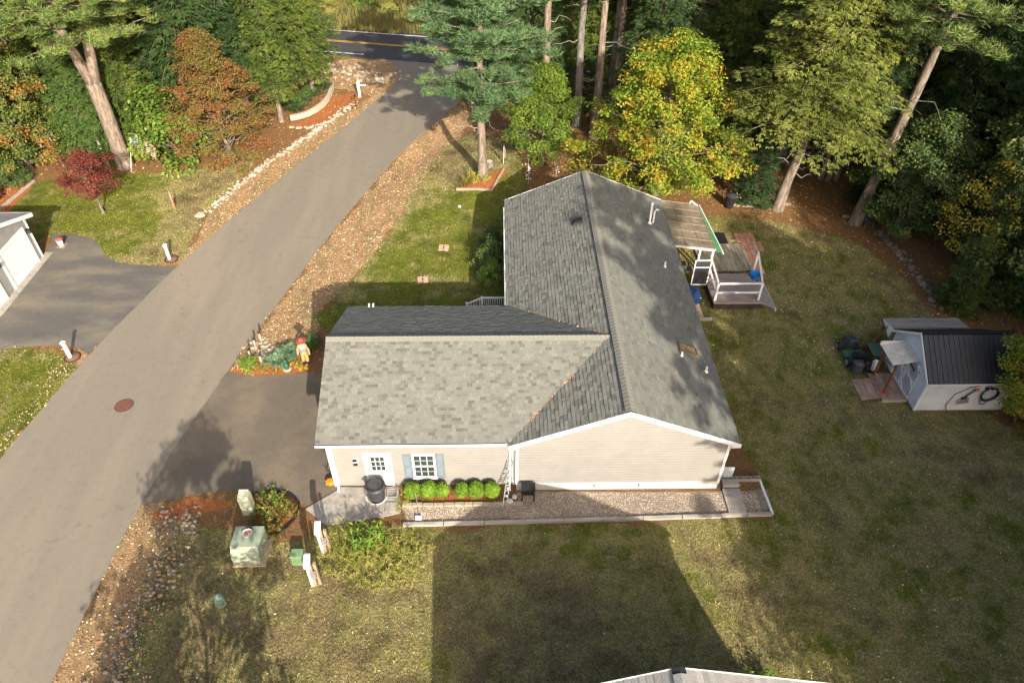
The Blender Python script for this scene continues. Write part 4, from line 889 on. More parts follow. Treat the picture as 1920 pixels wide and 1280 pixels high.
# paver edging in front of them
PAVER = M('tan_paver', (.34, .28, .2), .9, .25, 7, bs=40)
ed = thing('paver_edging', 'row of tan concrete pavers edging the round shrubs', 'edging', (-1.6, 16.95, 0))
xs = -4.05
while xs < .7:
    L = random.uniform(.36, .44); y = 17.3+random.uniform(-.015, .015); box_part(ed, 'paver', PAVER, xs+.008, xs+L-.008, y, y+.17, 0, .11+random.uniform(-.01, .01), bev=.012); xs += L
TIMBER = M('grey_timber', (.36, .325, .275), .9, .3, 4, bs=18, bstr=.5, stretch=(.3, 1.6, 1.6)); TIMB2 = M('brown_timber', (.25, .17, .11), .9, .35, 4, bs=18, bstr=.5, stretch=(.3, 1.6, 1.6))
def timbers(name, label, pts, n, w_=.14, h=.13, mat=TIMBER, piece='timber'):
    r = thing(name, label, 'edging', (*pts[0], hz(*pts[0])))
    for a, b, k in zip(pts, pts[1:], n):
        for i in range(k):
            p = [a[j]+(b[j]-a[j])*(i/k) for j in (0, 1)]; q = [a[j]+(b[j]-a[j])*((i+.985)/k) for j in (0, 1)]
            t = MB(); t.bar((p[0], p[1], hz(*p)+h/2-.01+random.uniform(-.01, .01)), (q[0]+random.uniform(-.02, .02), q[1]+random.uniform(-.02, .02), hz(*q)+h/2-.01), w_, h); t.build(piece, mat, r)
    return r
timbers('timber_edging', 'long grey timber edging in front of the gravel bed', [(-3.92, 16.44), (0.96, 16.52), (8.88, 16.7), (10.99, 16.77)], (3, 5, 2))
timbers('timber_edging', 'short white pipe edging at the end of the gravel bed', [(10.99, 16.77), (10.92, 18.43)], (2,), .09, .09, PVC, 'pipe')
# concrete blocks
cb = thing('concrete_block_row', 'row of hollow concrete blocks at the end of the gravel bed', 'blocks', (*(10.38, 18.43), 0))
q0, q1 = (9.74, 18.41), (10.94, 18.48)
for i in range(6):
    f = i/6; x = q0[0]+(q1[0]-q0[0])*f; t = MB(); 
    for b in ((0, .19, 0, .03), (0, .19, .13, .16), (0, .03, .03, .13), (.16, .19, .03, .13)): t.box(x+b[0], x+b[1], q0[1]+b[2], q0[1]+b[3], 0, .19)
    t.build('block', CONC, cb)
# board walk and step at the corner of the house
bw = thing('board_walk', 'grey plank walkway crossing the gravel at the house corner', 'walkway', (*(9.31, 17.29), 0))
for i in range(7):
    x = 9.22+i*.105; box_part(bw, 'plank', TIMBER, x, x+.095, 16.72, 18.0, .06, .1)
st = thing('corner_step', 'grey wooden step beside the plank walkway at the house corner', 'step', (9.5, 18.3, 0))
box_part(st, 'tread', TIMBER, 9.25, 9.95, 18.05, 18.4, .18, .23); box_part(st, 'riser', TIMBER, 9.28, 9.92, 18.08, 18.38, 0, .18); box_part(st, 'back_board', M('blue_grey_board', (.42, .44, .46), .7), 9.3, 9.75, 18.55, 18.62, 0, .75)
# trellis leaning at the corner of the garage wing
tr = thing('metal_trellis', 'grey metal trellis leaning in the corner between garage and house', 'trellis', (.25, 17.6, 0))
for sx in (0, .42):
    t = MB(); t.tube([(.05+sx*.4, 17.25+sx*.3, 0), (.22+sx*.4, 17.9+sx*.3, 1.0), (.32+sx*.4, 18.2+sx*.1, 1.75)], .022, 6); t.build('rail', METAL, tr)
for i in range(7):
    f = .12+i*.12; y = 17.25+f*.95; z = f*1.75; t = MB(); t.tube([(.05+f*.27, y, z), (.22+f*.27, y+.12*(1-f), z)], .016, 6); t.build('rung', METAL, tr)
for i in range(4):
    t = MB(); f = .25+i*.17; t.lathe([(.002, f*1.75-.05), (.05, f*1.75), (.045, f*1.75+.03), (.002, f*1.75+.05)], .15+f*.27, 17.25+f*.98, 8); t.build('ornament', M('ornament_white', (.6, .6, .58), .5), tr)
for i, (q, r_) in enumerate((((.35, 17.5), .13), ((.55, 17.7), .14))):
    t = MB(); t.rock(q[0], q[1], .1, r_, i); tag(t.build('round_stone', M('pale_stone', (.5, .48, .44), .9, .2, 8), loc=(*q, 0)), 'pale round stone beside the metal trellis', 'stone', 'stones by the trellis')
# black plant stand
ps = thing('plant_stand', 'black plastic plant stand against the white skirting', 'stand', (1.1, 17.7, 0))
for a in (-.22, .22):
    for b in (-.15, .15):
        t = MB(); t.bar((1.1+a*1.15, 17.72+b*1.2, 0), (1.1+a, 17.72+b, .72), .05); t.build('leg', BLACK, ps)
box_part(ps, 'top', BLACK, .82, 1.38, 17.52, 17.92, .72, .77); box_part(ps, 'shelf', BLACK, .88, 1.32, 17.56, 17.88, .38, .42)
box_part(ps, 'crossbar', BLACK, .88, 1.32, 17.56, 17.6, .55, .6)
# black barrel with lid, white hose ring
BLK2 = M('black_barrel', (.045, .045, .048), .5, .3, 5)
br = thing('trash_barrel', 'black round trash barrel with dished lid beside the side door', 'barrel', (-5.1, 17.75, 0))
t = MB(); t.lathe([(.29, 0), (.31, .05), (.35, .5), (.38, .86), (.385, .88)], -5.1, 17.75, 24); t.build('barrel', BLK2, br, True)
t = MB(); t.lathe([(.41, .86), (.42, .9), (.38, .95), (.34, .93), (.05, .97), (.01, .97)], -5.1, 17.75, 24); ld = t.build('lid', BLK2, br, True)
t = MB(); t.tube([(-5.1+.33*math.cos(a), 17.75+.33*math.sin(a), .965) for a in np.linspace(0, 6.28, 25)], .02, 6); t.build('lid_rim', BLACK, ld)
for s in (-1, 1): box_part(br, 'handle', BLK2, -5.1+s*.4-.05, -5.1+s*.4+.05, 17.68, 17.82, .78, .84)
t = MB(); t.tube([(-5.08+.44*math.cos(a), 17.7+.44*math.sin(a), .34+.06*math.sin(a)) for a in np.linspace(3.3, 6.1, 16)], .018, 6); tag(t.build('white_hose', PVC, loc=(-5.08, 17.7, 0)), 'white hose looped round the black trash barrel', 'hose')
cr = thing('wire_crate', 'small weathered metal crate beside the black trash barrel', 'crate', (-4.45, 17.75, 0))
for z in (.02, .2, .38):
    t = MB()
    for a, b in (((-4.65, 17.55), (-4.25, 17.55)), ((-4.25, 17.55), (-4.25, 17.95)), ((-4.25, 17.95), (-4.65, 17.95)), ((-4.65, 17.95), (-4.65, 17.55))): t.bar((*a, z), (*b, z), .025)
    t.build('frame', METAL, cr)
for i in range(6):
    t = MB(); t.bar((-4.65+i*.08, 17.55, .02), (-4.65+i*.08, 17.55, .38), .018); t.bar((-4.65+i*.08, 17.95, .02), (-4.65+i*.08, 17.95, .38), .018); t.build('wire', METAL, cr)
box_part(cr, 'slab', CONC, -4.72, -4.18, 17.05, 17.5, .05, .1)
# thin stake with plate between the shrubs
sg = thing('garden_stake', 'thin stake with white plate between the round shrubs', 'stake', (-3.32, 17.0, 0))
t = MB(); t.tube([(-3.32, 17.05, 0), (-3.42, 17.2, 1.1)], .012, 6); t.build('stake', METAL, sg); box_part(sg, 'plate', WHITE, -3.45, -3.2, 16.66, 16.82, .05, .13)
# pumpkin and wrought lamp at the garage corner
pk = thing('pumpkin', 'orange pumpkin at the garage corner', 'pumpkin', (-7.15, 18.55, 0))
t = MB(); n = 24; rings = []
for z, r_ in ((.0, .08), (.04, .17), (.12, .21), (.2, .18), (.24, .08), (.22, .02)): rings.append([(-7.15+r_*(1+.09*math.cos(8*a))*math.cos(a), 18.55+r_*(1+.09*math.cos(8*a))*math.sin(a), z) for a in np.linspace(0, 6.283, n, endpoint=False)])
t.loft(rings); t.build('fruit', M('pumpkin_skin', (.6, .2, .02), .5, .15, 6), pk, True); t = MB(); t.tube([(-7.15, 18.55, .2), (-7.13, 18.55, .3), (-7.1, 18.55, .33)], [.025, .018, .02], 6); t.build('stem', TIMB2, pk)
wb = thing('wrought_bracket', 'black scrolled iron ornament on the garage corner', 'bracket', (-7.1, 18.45, 1.2))
t = MB()
for z, r_ in ((1.35, .16), (1.1, .13)): t.tube([(-7.12-r_*.4*math.cos(a), 18.4-r_*math.sin(a)*.3, z+r_*math.sin(a)) for a in np.linspace(0, 5.6, 16)], .018, 6)
t.tube([(-7.0, 18.45, .95), (-7.12, 18.4, 1.2), (-7.0, 18.45, 1.55)], .018, 6); t.build('scroll', BLACK, wb)

# ------------------------------------------------------------------ utilities by the drive
UGREEN = M('utility_green', (.25, .285, .2), .55, .12, 2.5, spec=.4); UG2 = M('utility_pale', (.36, .37, .27), .55, .1, 3); UG3 = M('utility_dark_green', (.12, .19, .09), .6, .2, 4); UG4 = M('utility_mint', (.2, .29, .21), .55, .12, 5)
tf = thing('transformer_box', 'large pale green pad mounted transformer box with sloped front', 'utility box', (-9.62, 15.2, 0))
t = MB(); t.loft([[(-10.15, 14.75, .1), (-10.15, 15.85, .1), (-10.15, 15.85, .92), (-10.15, 14.98, .92), (-10.15, 14.75, .6)], [(-9.1, 14.75, .1), (-9.1, 15.85, .1), (-9.1, 15.85, .92), (-9.1, 14.98, .92), (-9.1, 14.75, .6)]]); t.build('cabinet', UGREEN, tf)
box_part(tf, 'pad', M('tan_pad', (.34, .27, .18), .9, .25, 6), -10.2, -8.95, 14.68, 16.0, 0, .08); box_part(tf, 'lid_seam', UGREEN, -10.17, -9.08, 14.96, 15.87, .9, .935, bev=.01)
box_part(tf, 'hinge', UGREEN, -9.099, -9.07, 15.1, 15.2, .5, .62); box_part(tf, 'lock', METAL, -9.099, -9.07, 15.5, 15.58, .4, .5)
bwl = thing('white_bowl', 'white bowl of red brown cones on the transformer box', 'bowl', (-9.62, 15.5, .935))
t = MB(); t.lathe([(.08, .935), (.15, .98), (.19, 1.05), (.175, 1.05), (.14, 1.0), (.02, .99)], -9.62, 15.5, 18); t.build('bowl', WHITE, bwl, True)
t = MB()
for i in range(7): t.rock(-9.62+random.uniform(-.09, .09), 15.5+random.uniform(-.09, .09), 1.03, .05, i)
t.build('cones', M('cone_brown', (.3, .1, .05), .9), bwl); box_part(bwl, 'clip', BLACK, -9.72, -9.52, 15.66, 15.8, .935, .99)
pd = thing('cable_pedestal', 'tall pale green cable pedestal beside the round flower bed', 'utility box', (-10.15, 17.2, 0))
t = MB(); t.loft([[(-10.4, 17.0, 0), (-9.95, 17.0, 0), (-9.95, 17.35, 0), (-10.4, 17.35, 0)], [(-10.4, 17.0, 1.05), (-9.95, 17.0, 1.05), (-9.95, 17.35, 1.05), (-10.4, 17.35, 1.05)], [(-10.36, 17.06, 1.2), (-9.99, 17.06, 1.2), (-9.99, 17.33, 1.28), (-10.36, 17.33, 1.28)]]); t.build('cabinet', UG2, pd); box_part(pd, 'door', UG2, -10.36, -9.99, 16.985, 16.999, .15, 1.0)
gb = thing('meter_pit_box', 'low dark green utility box beside the timber posts', 'utility box', (-7.75, 14.9, 0))
box_part(gb, 'cabinet', UG3, -7.97, -7.55, 14.72, 15.15, 0, .42, bev=.03); box_part(gb, 'lid', M('utility_mid_green', (.17, .25, .13), .6), -7.99, -7.53, 14.78, 15.17, .42, .46, bev=.015)
gp = thing('cable_stub', 'small mint green cable pedestal on the rough grass', 'utility box', (-10.2, 13.2, 0))
t = MB(); t.lathe([(.19, 0), (.19, .26), (.2, .27), (.2, .32), (.17, .33), (.17, .44), (.15, .52), (.1, .55), (.01, .56)], -10.2, 13.2, 6); t.build('cover', UG4, gp, True); t = MB(); t.lathe([(.205, .16), (.205, .19)], -10.2, 13.2, 6); t.build('band', UG4, gp)
RAW = M('raw_timber', (.33, .235, .15), .9, .35, 5, bs=20, bstr=.6, stretch=(1.5, 1.5, .3)); WOODW = M('white_painted_timber', (.66, .64, .6), .75, .2, 6, bs=15)
for i, (q, lb) in enumerate((((-6.89, 13.87), 'weathered double timber post with white cap beside the low green box'), ((-6.76, 15.25), 'double timber post with white cap at the weedy clump'))):
    x, y = q; up_ = thing('utility_post', lb, 'post', (x, y, 0)); h = 1.5
    t = MB(); t.box(x-.17, x-.07, y-.02, y+.1, 0, h); t.build('painted_post', WOODW, up_)
    t = MB(); t.box(x-.06, x+.04, y, y+.1, 0, h-.05); t.build('timber_post', RAW, up_)
    t = MB(); t.box(x+.09, x+.19, y+.05, y+.15, 0, h-.1); t.build('timber_post', RAW, up_)
    t = MB(); t.loft([[(x-.21, y-.06, h-.22), (x-.21, y+.03, h-.22), (x-.21, y+.36, h+.13), (x-.21, y+.27, h+.16), (x-.21, y-.06, h-.05)], [(x+.0, y-.06, h-.22), (x+.0, y+.03, h-.22), (x+.0, y+.36, h+.13), (x+.0, y+.27, h+.16), (x+.0, y-.06, h-.05)]]); t.build('cap', WHITE, up_)
    box_part(up_, 'box', METAL, x-.05, x+.15, y-.1, y-.01, .7, 1.05)
# manhole
mh = thing('manhole', 'round rusty manhole cover in the road', 'manhole cover', (-17.52, 23.12, .012))
RUST = M('rusty_iron', (.15, .065, .04), .8, .4, 14, bs=60)
t = MB(); t.lathe([(.43, .0), (.43, .02), (.39, .022), (.385, .012), (.001, .012)], -17.52, 23.12, 32); t.build('frame', M('iron_frame', (.09, .06, .05), .8), mh)
t = MB(); t.lathe([(.38, .013), (.38, .02), (.001, .02)], -17.52, 23.12, 32); t.build('lid', RUST, mh)
t = MB()
for i in range(-4, 5):
    for j in range(-4, 5):
        if math.hypot(i, j)*.08 < .34: t.box(-17.54+i*.08, -17.5+i*.08, 23.1+j*.08, 23.14+j*.08, .02, .027)
t.build('studs', RUST, mh)['kind'] = 'stuff'
# mulch-ringed white lamp posts of the neighbour drive
for q, lb in (((-21.41, 26.4), 'white capped marker post on the rough grass side of the neighbour driveway'), ((-19.33, 34.8), 'white capped marker post on the Japanese maple side of the neighbour driveway')):
    x, y = q; o = thing('marker_post', lb, 'post', (x, y, 0), 0, None)
    t = MB(); t.box(x-.065, x+.065, y-.065, y+.065, 0, 1.0); t.build('post', WHITE, o)
    t = MB(); t.loft([[(x-.1, y-.1, 1.0), (x+.1, y-.1, 1.0), (x+.1, y+.1, 1.0), (x-.1, y+.1, 1.0)], [(x-.1, y-.1, 1.04), (x+.1, y-.1, 1.04), (x+.1, y+.1, 1.04), (x-.1, y+.1, 1.04)], [(x-.02, y-.02, 1.12), (x+.02, y-.02, 1.12), (x+.02, y+.02, 1.12), (x-.02, y+.02, 1.12)]]); t.build('cap', WHITE, o)
    t = MB(); t.tube([(x+.08+.36*math.cos(a), y+.36*math.sin(a), .04) for a in np.linspace(0, 6.283, 28)], .04, 6); t.build('ring_edging', M('rubber_brown', (.06, .03, .02), .8), o)
    t = MB(); t.lathe([(.33, .03), (.2, .06), (.02, .07)], x+.08, y, 16); t.build('mulch', M('ring_mulch', (.2, .11, .07), .95, .4, 20, bs=30, bstr=1), o)
# rounded flower bed
BED = smooth_line([(-10.35, 17.93), (-9.64, 18.19), (-8.84, 18.07), (-8.32, 17.64), (-8.16, 17.17), (-8.4, 16.5), (-9.17, 15.73), (-9.59, 16.02), (-9.82, 16.52)], 1)
t = MB(); t.tube([(x, y, .06) for x, y in BED], .05, 6); fb = t.build('bed_edging', BLACK, loc=(*BED[0], 0)); tag(fb, 'black plastic edging curved round the flower bed', 'edging')
def leafy(name, label, cat, c, rx, ry, n, h, size, mat, asp=.3, stems=10, poly=None, group=None, upb=.2):
    """low herbaceous plant: upright stems and narrow leaves"""
    o = thing(name, label, cat, (*c, hz(*c)), 0, group)
    S = []; mb = MB()
    for i in range(stems):
        for _ in range(30):
            x, y = c[0]+random.uniform(-rx, rx), c[1]+random.uniform(-ry, ry)
            if ((x-c[0])/rx)**2+((y-c[1])/ry)**2 < 1 and (poly is None or sdist(poly, np.array([x]), np.array([y]))[0] > .1): break
        hh = h*random.uniform(.45, 1.1)*(1-.45*(((x-c[0])/rx)**2+((y-c[1])/ry)**2)); g = hz(x, y); dx, dy_ = random.gauss(0, .22)*hh+(x-c[0])*.15, random.gauss(0, .22)*hh+(y-c[1])*.15
        mb.tube([(x, y, g-.02), (x+dx*.4, y+dy_*.4, g+hh*.6), (x+dx, y+dy_, g+hh)], [.009, .006, .003], 4, False)
        f = rng.uniform(.1, 1.02, max(3, n//stems)); S.append(np.stack([x+dx*f**1.5, y+dy_*f**1.5, g+hh*f], -1)+rng.normal(0, .025, (len(f), 3)))
    P0 = np.concatenate(S); V, Fq = leaf_quads(P0, size, upb, None, asp, droop=-.15); V[:, 2] = np.maximum(V[:, 2], .01)
    off = np.array(wloc(o)); link(bpy.data.objects.new('leaves', np_mesh('leaves', V-off, Fq, mat)), o); sm_ = mb.build('stems', mat, o); sm_['kind'] = 'stuff'; return o
BP = [(-9.84, 17.27), (-9.25, 17.45), (-8.8, 17.08), (-8.46, 17.08), (-9.47, 16.84), (-9.1, 16.53), (-9.7, 16.89), (-8.94, 17.52), (-9.72, 17.61), (-9.2, 17.71), (-8.7, 17.39), (-9.38, 17.09), (-8.91, 16.88), (-9.52, 16.51), (-9.07, 16.19), (-9.62, 17.92)]
bp_l = [('leaves_bed_red', L_RUSSET, 'red brown perennials in the rounded flower bed'), ('', L_FERN, 'fresh green fern clump in the rounded flower bed'), ('', L_RED, 'dark red leafed plant in the rounded flower bed')]
for i, q in enumerate(BP):
    lf, lb = [(L_RUSSET, 'russet perennial in the rounded flower bed'), (L_WEED, 'yellow green perennial in the rounded flower bed'), (L_FERN, 'bright green fern in the rounded flower bed')][(1, 0, 1, 0, 1, 0, 0, 2, 0, 1, 0, 1, 0, 0, 1, 2)[i]]
    leafy('perennial', lb, 'plant', q, .36, .36, 300, .45, .1, lf, .4, 14, group='plants in the rounded flower bed: '+lb.split()[0])
# tall weedy clump
WB = [((-6.25, 15.62), .9, 1.0), ((-5.19, 15.49), 1.1, 1.15), ((-4.15, 15.36), 1.0, .95), ((-5.71, 14.8), 1.0, .75), ((-4.47, 14.63), 1.1, .7), ((-3.53, 14.89), .8, .6), ((-6.4, 14.7), .6, .45), ((-5.01, 14.13), .8, .4), ((-3.82, 14.18), .7, .4), ((-3.11, 15.34), .5, .5)]
for i, (q, r_, h) in enumerate(WB):
    leafy('weed_clump', 'tall yellow green weeds on the rough grass in front of the path', 'weeds', q, r_, r_*.8, int(1500*r_**2*min(1, h*1.1)), h*.9, .13, L_WEED, .18, int(70*r_**2), group='tall yellow green weeds')
leafy('goldenrod_clump', 'fresh green leafy weed in the middle of the yellow clump', 'weeds', (-5.2, 15.56), .75, .6, 1100, 1.15, .22, L_FERN, .26, 36)
for i, q in enumerate(((-1.65, 14.98), (0.9, 14.83))):
    leafy('weed', 'small sparse weed on the shaded front lawn', 'weeds', q, .35, .3, 110, .35, .09, L_FERN, .25, 12, group='sparse weeds on the shaded lawn')
leafy('weed_clump', 'weeds growing beside the concrete path end', 'weeds', (-4.04, 17.46), .3, .5, 420, .5, .1, L_WEED, .25, 24)
leafy('weed_clump', 'green weeds under the neighbour eave', 'weeds', (8.3, 9.9), .9, .5, 500, .9, .2, L_FERN, .35, 30)
# stones piled along the verge
STONES = [M(f'field_stone_{i}', c, .9, .3, 9, bs=25) for i, c in enumerate(((.26, .205, .145), (.31, .255, .185), (.15, .115, .085), (.36, .23, .09), (.4, .35, .28)))]
def stones(name, label, pts, n, r, jx, cols=(0, 1, 2, 4), cat='stones', mats=None):
    o = thing(name, label, cat, (*pts[0], hz(*pts[0])-.0)); mats = mats or STONES; lens = [math.dist(a, b) for a, b in zip(pts, pts[1:])]; T = sum(lens); big = []
    for i in range(n):
        d = random.uniform(0, T); k = 0
        while d > lens[k] and k < len(lens)-1: d -= lens[k]; k += 1
        f = d/lens[k]; x = pts[k][0]+(pts[k+1][0]-pts[k][0])*f+random.gauss(0, jx); y = pts[k][1]+(pts[k+1][1]-pts[k][1])*f+random.gauss(0, jx)
        t = MB(); rr = r*random.uniform(.5, 1.25); t.rock(x, y, hz(x, y)+rr*.25, rr, random.random()); t.build('stone', mats[random.choice(cols)], o)
    return o
stones('stone_row', 'long ragged row of field stones beside the lower road verge', [(-12.64, 16.55), (-12.67, 15.71), (-12.74, 14.12), (-13.03, 12.87), (-13.17, 11.89), (-12.89, 10.26)], 210, .085, .4, (0, 1, 2, 2, 3))
stones('stone_pile', 'loose heap of grey stones at the drive corner', [(-13.46, 16.81), (-12.69, 17.05), (-12.28, 16.42)], 60, .085, .32, (0, 1, 2))
stones('stone_row', 'line of white stones edging the Japanese maple lawn along the road', [(-18.81, 39.9), (-17.99, 42.43), (-16.94, 45.33), (-15.44, 48.67), (-13.75, 52.18), (-12.09, 56.06)], 290, .1, .17, (1, 4, 4), mats=STONES[:4]+[M('white_stone', (.4, .36, .3), .9, .3, 9)])
stones('stone_pile', 'pile of white stones among the island junipers', [(-12.42, 26.93), (-12.01, 27.13), (-11.57, 26.41), (-11.17, 26.4)], 80, .1, .3, (0, 1, 4))
stones('stone_row', 'stones along the orange mulch bed edge', [(-16.2, 52.19), (-14.57, 52.18), (-13.12, 53.3), (-11.94, 56.48)], 70, .11, .1, (1, 4))
stones('stone_pile', 'broken rocks spread over the road corner island', [(-15.9, 63.97), (-13.53, 63.97), (-10.85, 61.55), (-9.36, 62.73)], 190, .14, .9, (1, 4, 0))
stones('stone_wall', 'low dry stone wall along the woods behind the shed', [(23.52, 37.7), (23.97, 34.8), (24.07, 32.17), (24.27, 30.0)], 90, .2, .16, (0, 2))
stones('stone_row', 'small stones under the tree by the black trash can', [(15.24, 40.63), (16.52, 40.42), (17.84, 40.15)], 40, .09, .08, (0, 1, 4))
bo = thing('boulder', 'grey boulder at the end of the white stone line', 'boulder', (*(-18.97, 39.52), 0)); t = MB(); t.rock(*(-18.97, 39.52), .12, .38, 3); t.build('rock', STONES[1], bo)

# ------------------------------------------------------------------ island bed with figure
sc_x, sc_y = -9.64, 25.95
scw = thing('scarecrow', 'scarecrow figure with red hat and straw trousers in the island bed', 'scarecrow', (sc_x, sc_y, 0))
STRAW = M('straw', (.38, .28, .1), .95, .3, 20, bs=40, bstr=.8); REDH = M('red_felt', (.27, .075, .055), .85, .2, 6); SKINC = M('sackcloth', (.55, .4, .26), .95, .2, 9); GREY = M('grey_cloth', (.22, .2, .22), .9, .25, 6)
t = MB(); t.tube([(sc_x, sc_y+.06, 0), (sc_x, sc_y+.06, 1.55)], .03, 8); t.build('pole', TIMB2, scw)
t = MB(); t.lathe([(.10, .62), (.17, .75), (.19, 1.0), (.2, 1.15), (.11, 1.22), (.06, 1.25)], sc_x, sc_y, 12); t.build('jacket', SKINC, scw, True)
t = MB(); t.lathe([(.06, 1.22), (.1, 1.27), (.115, 1.36), (.1, 1.45), (.04, 1.49)], sc_x, sc_y, 12); hd = t.build('head', SKINC, scw, True)
t = MB(); t.lathe([(.26, 1.42), (.25, 1.45), (.13, 1.46), (.11, 1.58), (.05, 1.62), (.005, 1.62)], sc_x, sc_y, 16); t.build('hat', REDH, hd, True)
for s in (-1, 1):
    box_part(hd, 'eye', BLACK, sc_x+s*.04-.012, sc_x+s*.04+.012, sc_y-.12, sc_y-.1, 1.37, 1.395)
    t = MB(); t.tube([(sc_x+s*.17, sc_y, 1.14), (sc_x+s*.26, sc_y-.02, .9), (sc_x+s*.28, sc_y-.06, .6)], [.07, .055, .05], 8); t.build('sleeve', STRAW, scw, True)
    t = MB(); t.tube([(sc_x+s*.07, sc_y, .7), (sc_x+s*.1, sc_y, .4), (sc_x+s*.11, sc_y, .12)], [.1, .085, .08], 8); t.build('trouser_leg', STRAW, scw, True)
    t = MB(); t.bbox(sc_x+s*.11-.07, sc_x+s*.11+.07, sc_y-.18, sc_y+.06, 0, .12, .03); t.build('boot', BLACK, scw)
t = MB(); t.lathe([(.185, .78), (.205, .9), (.2, 1.05)], sc_x, sc_y, 12, False); t.build('vest', GREY, scw, True)
gnx, gny = (-10.47, 25.47)
gn = thing('garden_gnome', 'small dark green garden statue on a pale stone beside the scarecrow', 'statue', (gnx, gny, 0))
t = MB(); t.lathe([(.2, 0), (.2, .05), (.16, .07)], gnx, gny, 12); t.build('base_stone', STONES[4], gn)
t = MB(); t.lathe([(.12, .07), (.14, .2), (.1, .36), (.06, .4)], gnx, gny, 10); t.build('body', M('statue_green', (.02, .09, .06), .5), gn, True)
t = MB(); t.lathe([(.05, .4), (.085, .45), (.08, .52), (.04, .6), (.005, .66)], gnx, gny, 10); t.build('head', M('statue_green', (.02, .09, .06), .5), gn, True)
def juniper(q, rx, ry, h, label, mat, n=500):
    o = thing('juniper', label, 'shrub', (*q, hz(*q)))
    mb = MB(); P_, D_ = [], []
    for i in range(26):
        a = random.uniform(0, 6.28); L = random.uniform(.5, 1); e = Vector((q[0]+rx*L*math.cos(a), q[1]+ry*L*math.sin(a), hz(*q)+h*random.uniform(.5, 1.1))); s0 = Vector((q[0], q[1], hz(*q)+.02))
        mb.tube([s0, s0.lerp(e, .5)+Vector((0, 0, h*.25)), e], [.02, .012, .005], 4, False)
        for k in range(n//26):
            f = random.uniform(.2, 1); p = s0.lerp(e, f); P_.append((p.x+random.gauss(0, .09), p.y+random.gauss(0, .09), max(.03, p.z+h*.25*math.sin(f*3.14)+random.gauss(0, .05)))); D_.append((math.cos(a)+random.gauss(0, .4), math.sin(a)+random.gauss(0, .4), .35))
    V, Fq = frond_tris(np.array(P_), unit(np.array(D_)), .22); off = np.array(wloc(o)); link(bpy.data.objects.new('foliage', np_mesh('foliage', V-off, Fq, mat)), o); mb.build('stems', BARK2, o); return o
L_JUN = leafmat('juniper_blue', [(0, (.05, .09, .05)), (.5, (.12, .19, .1)), (1, (.2, .27, .16))], .25, 1.5)
juniper((-10.43, 26.4), .75, .55, .45, 'blue green spreading juniper beside the scarecrow', L_JUN, 900)
juniper((-11.05, 25.86), .6, .5, .35, 'low blue green juniper in front of the white stones', L_JUN, 600)
juniper((-9.62, 26.9), .5, .5, .5, 'juniper behind the scarecrow at the lawn shadow', L_SPRUCE, 500)
leafy('perennial', 'bright green daylily clump at the drive corner', 'plant', (-12.41, 25.65), .4, .35, 420, .55, .26, L_LIME if False else L_FERN, .14, 18)
leafy('perennial', 'low green cover between the junipers', 'plant', (-11.48, 25.45), .9, .3, 520, .25, .1, L_WEED, .3, 40)
leafy('perennial', 'yellow flowered clump at the feet of the scarecrow', 'plant', (-9.9, 25.62), .5, .25, 260, .3, .09, L_YEL, .5, 18)
for i, (q, lb) in enumerate((((-12.24, 27.54), 'dark stub post standing in the white stones'), ((-12.4, 27.05), 'short dark stub post beside the white stones'), ((-12.46, 26.26), 'stub post near the daylily clump'), ((-11.81, 25.87), 'grey stub post in the green cover'))):
    o = thing('stub_post', lb, 'post', (*q, hz(*q))); z = hz(*q)
    t = MB(); t.tube([(q[0], q[1], z), (q[0], q[1], z+.55)], .05, 8); t.build('post', TIMBER, o); t = MB(); t.lathe([(.06, z+.55), (.06, z+.7), (.02, z+.75)], q[0], q[1], 8); t.build('lamp_head', BLACK, o)
# --- pine bed
timbers('timber_edging', 'brown timber frame round the pine flower bed', [(-2.85, 42.19), (-0.46, 41.76), (0.34, 44.47)], (2, 2), .13, .15, M('pale_brown_timber', (.36, .25, .17), .9, .3, 4))
for i, (q, lf, lb) in enumerate((((-1.84, 43.02), L_YEL, 'yellow perennials at the foot of the tall pine'), ((-2.36, 42.6), L_RUSSET, 'brown spiky perennial in the pine bed corner'), ((-1.3, 43.02), L_WEED, 'green yellow foliage against the tall pine trunk'))):
    leafy('perennial', lb, 'plant', q, .6, .4, 420, .6, .14, lf, .25, 26)
for i, q in enumerate(((-2.32, 39.2), (-3.36, 35.87), (-4.37, 32.69))):
    o = thing('stepping_stone', 'square terracotta paver set in the green lawn', 'paver', (*q, 0), .15*i-.2, 'terracotta pavers in the lawn')
    TER = M('terracotta', (.5, .3, .2), .9, .25, 8, bs=30)
    for a in (-1, 1):
        for b in (-1, 1):
            t = MB(); t.bbox(a*.16-.14, a*.16+.14, b*.16-.14, b*.16+.14, 0, .06, .012); c_ = t.build('tile', TER, None); c_.parent = o
    t = MB(); t.lathe([(.05, .055), (.05, .075), (.01, .08)], 0, 0, 8); c_ = t.build('center_boss', BLACK, None); c_.parent = o
wb_ = thing('white_flower', 'small white flower ornament on the lawn near the pine bed', 'ornament', (*(-2.56, 40.23), 0)); x, y = (-2.56, 40.23)
t = MB(); t.tube([(x, y, 0), (x, y, .18)], .012, 6); t.build('stem', METAL, wb_); t = MB(); t.lathe([(.02, .16), (.11, .22), (.08, .3), (.01, .32)], x, y, 10); t.build('globe', WHITE, wb_, True)
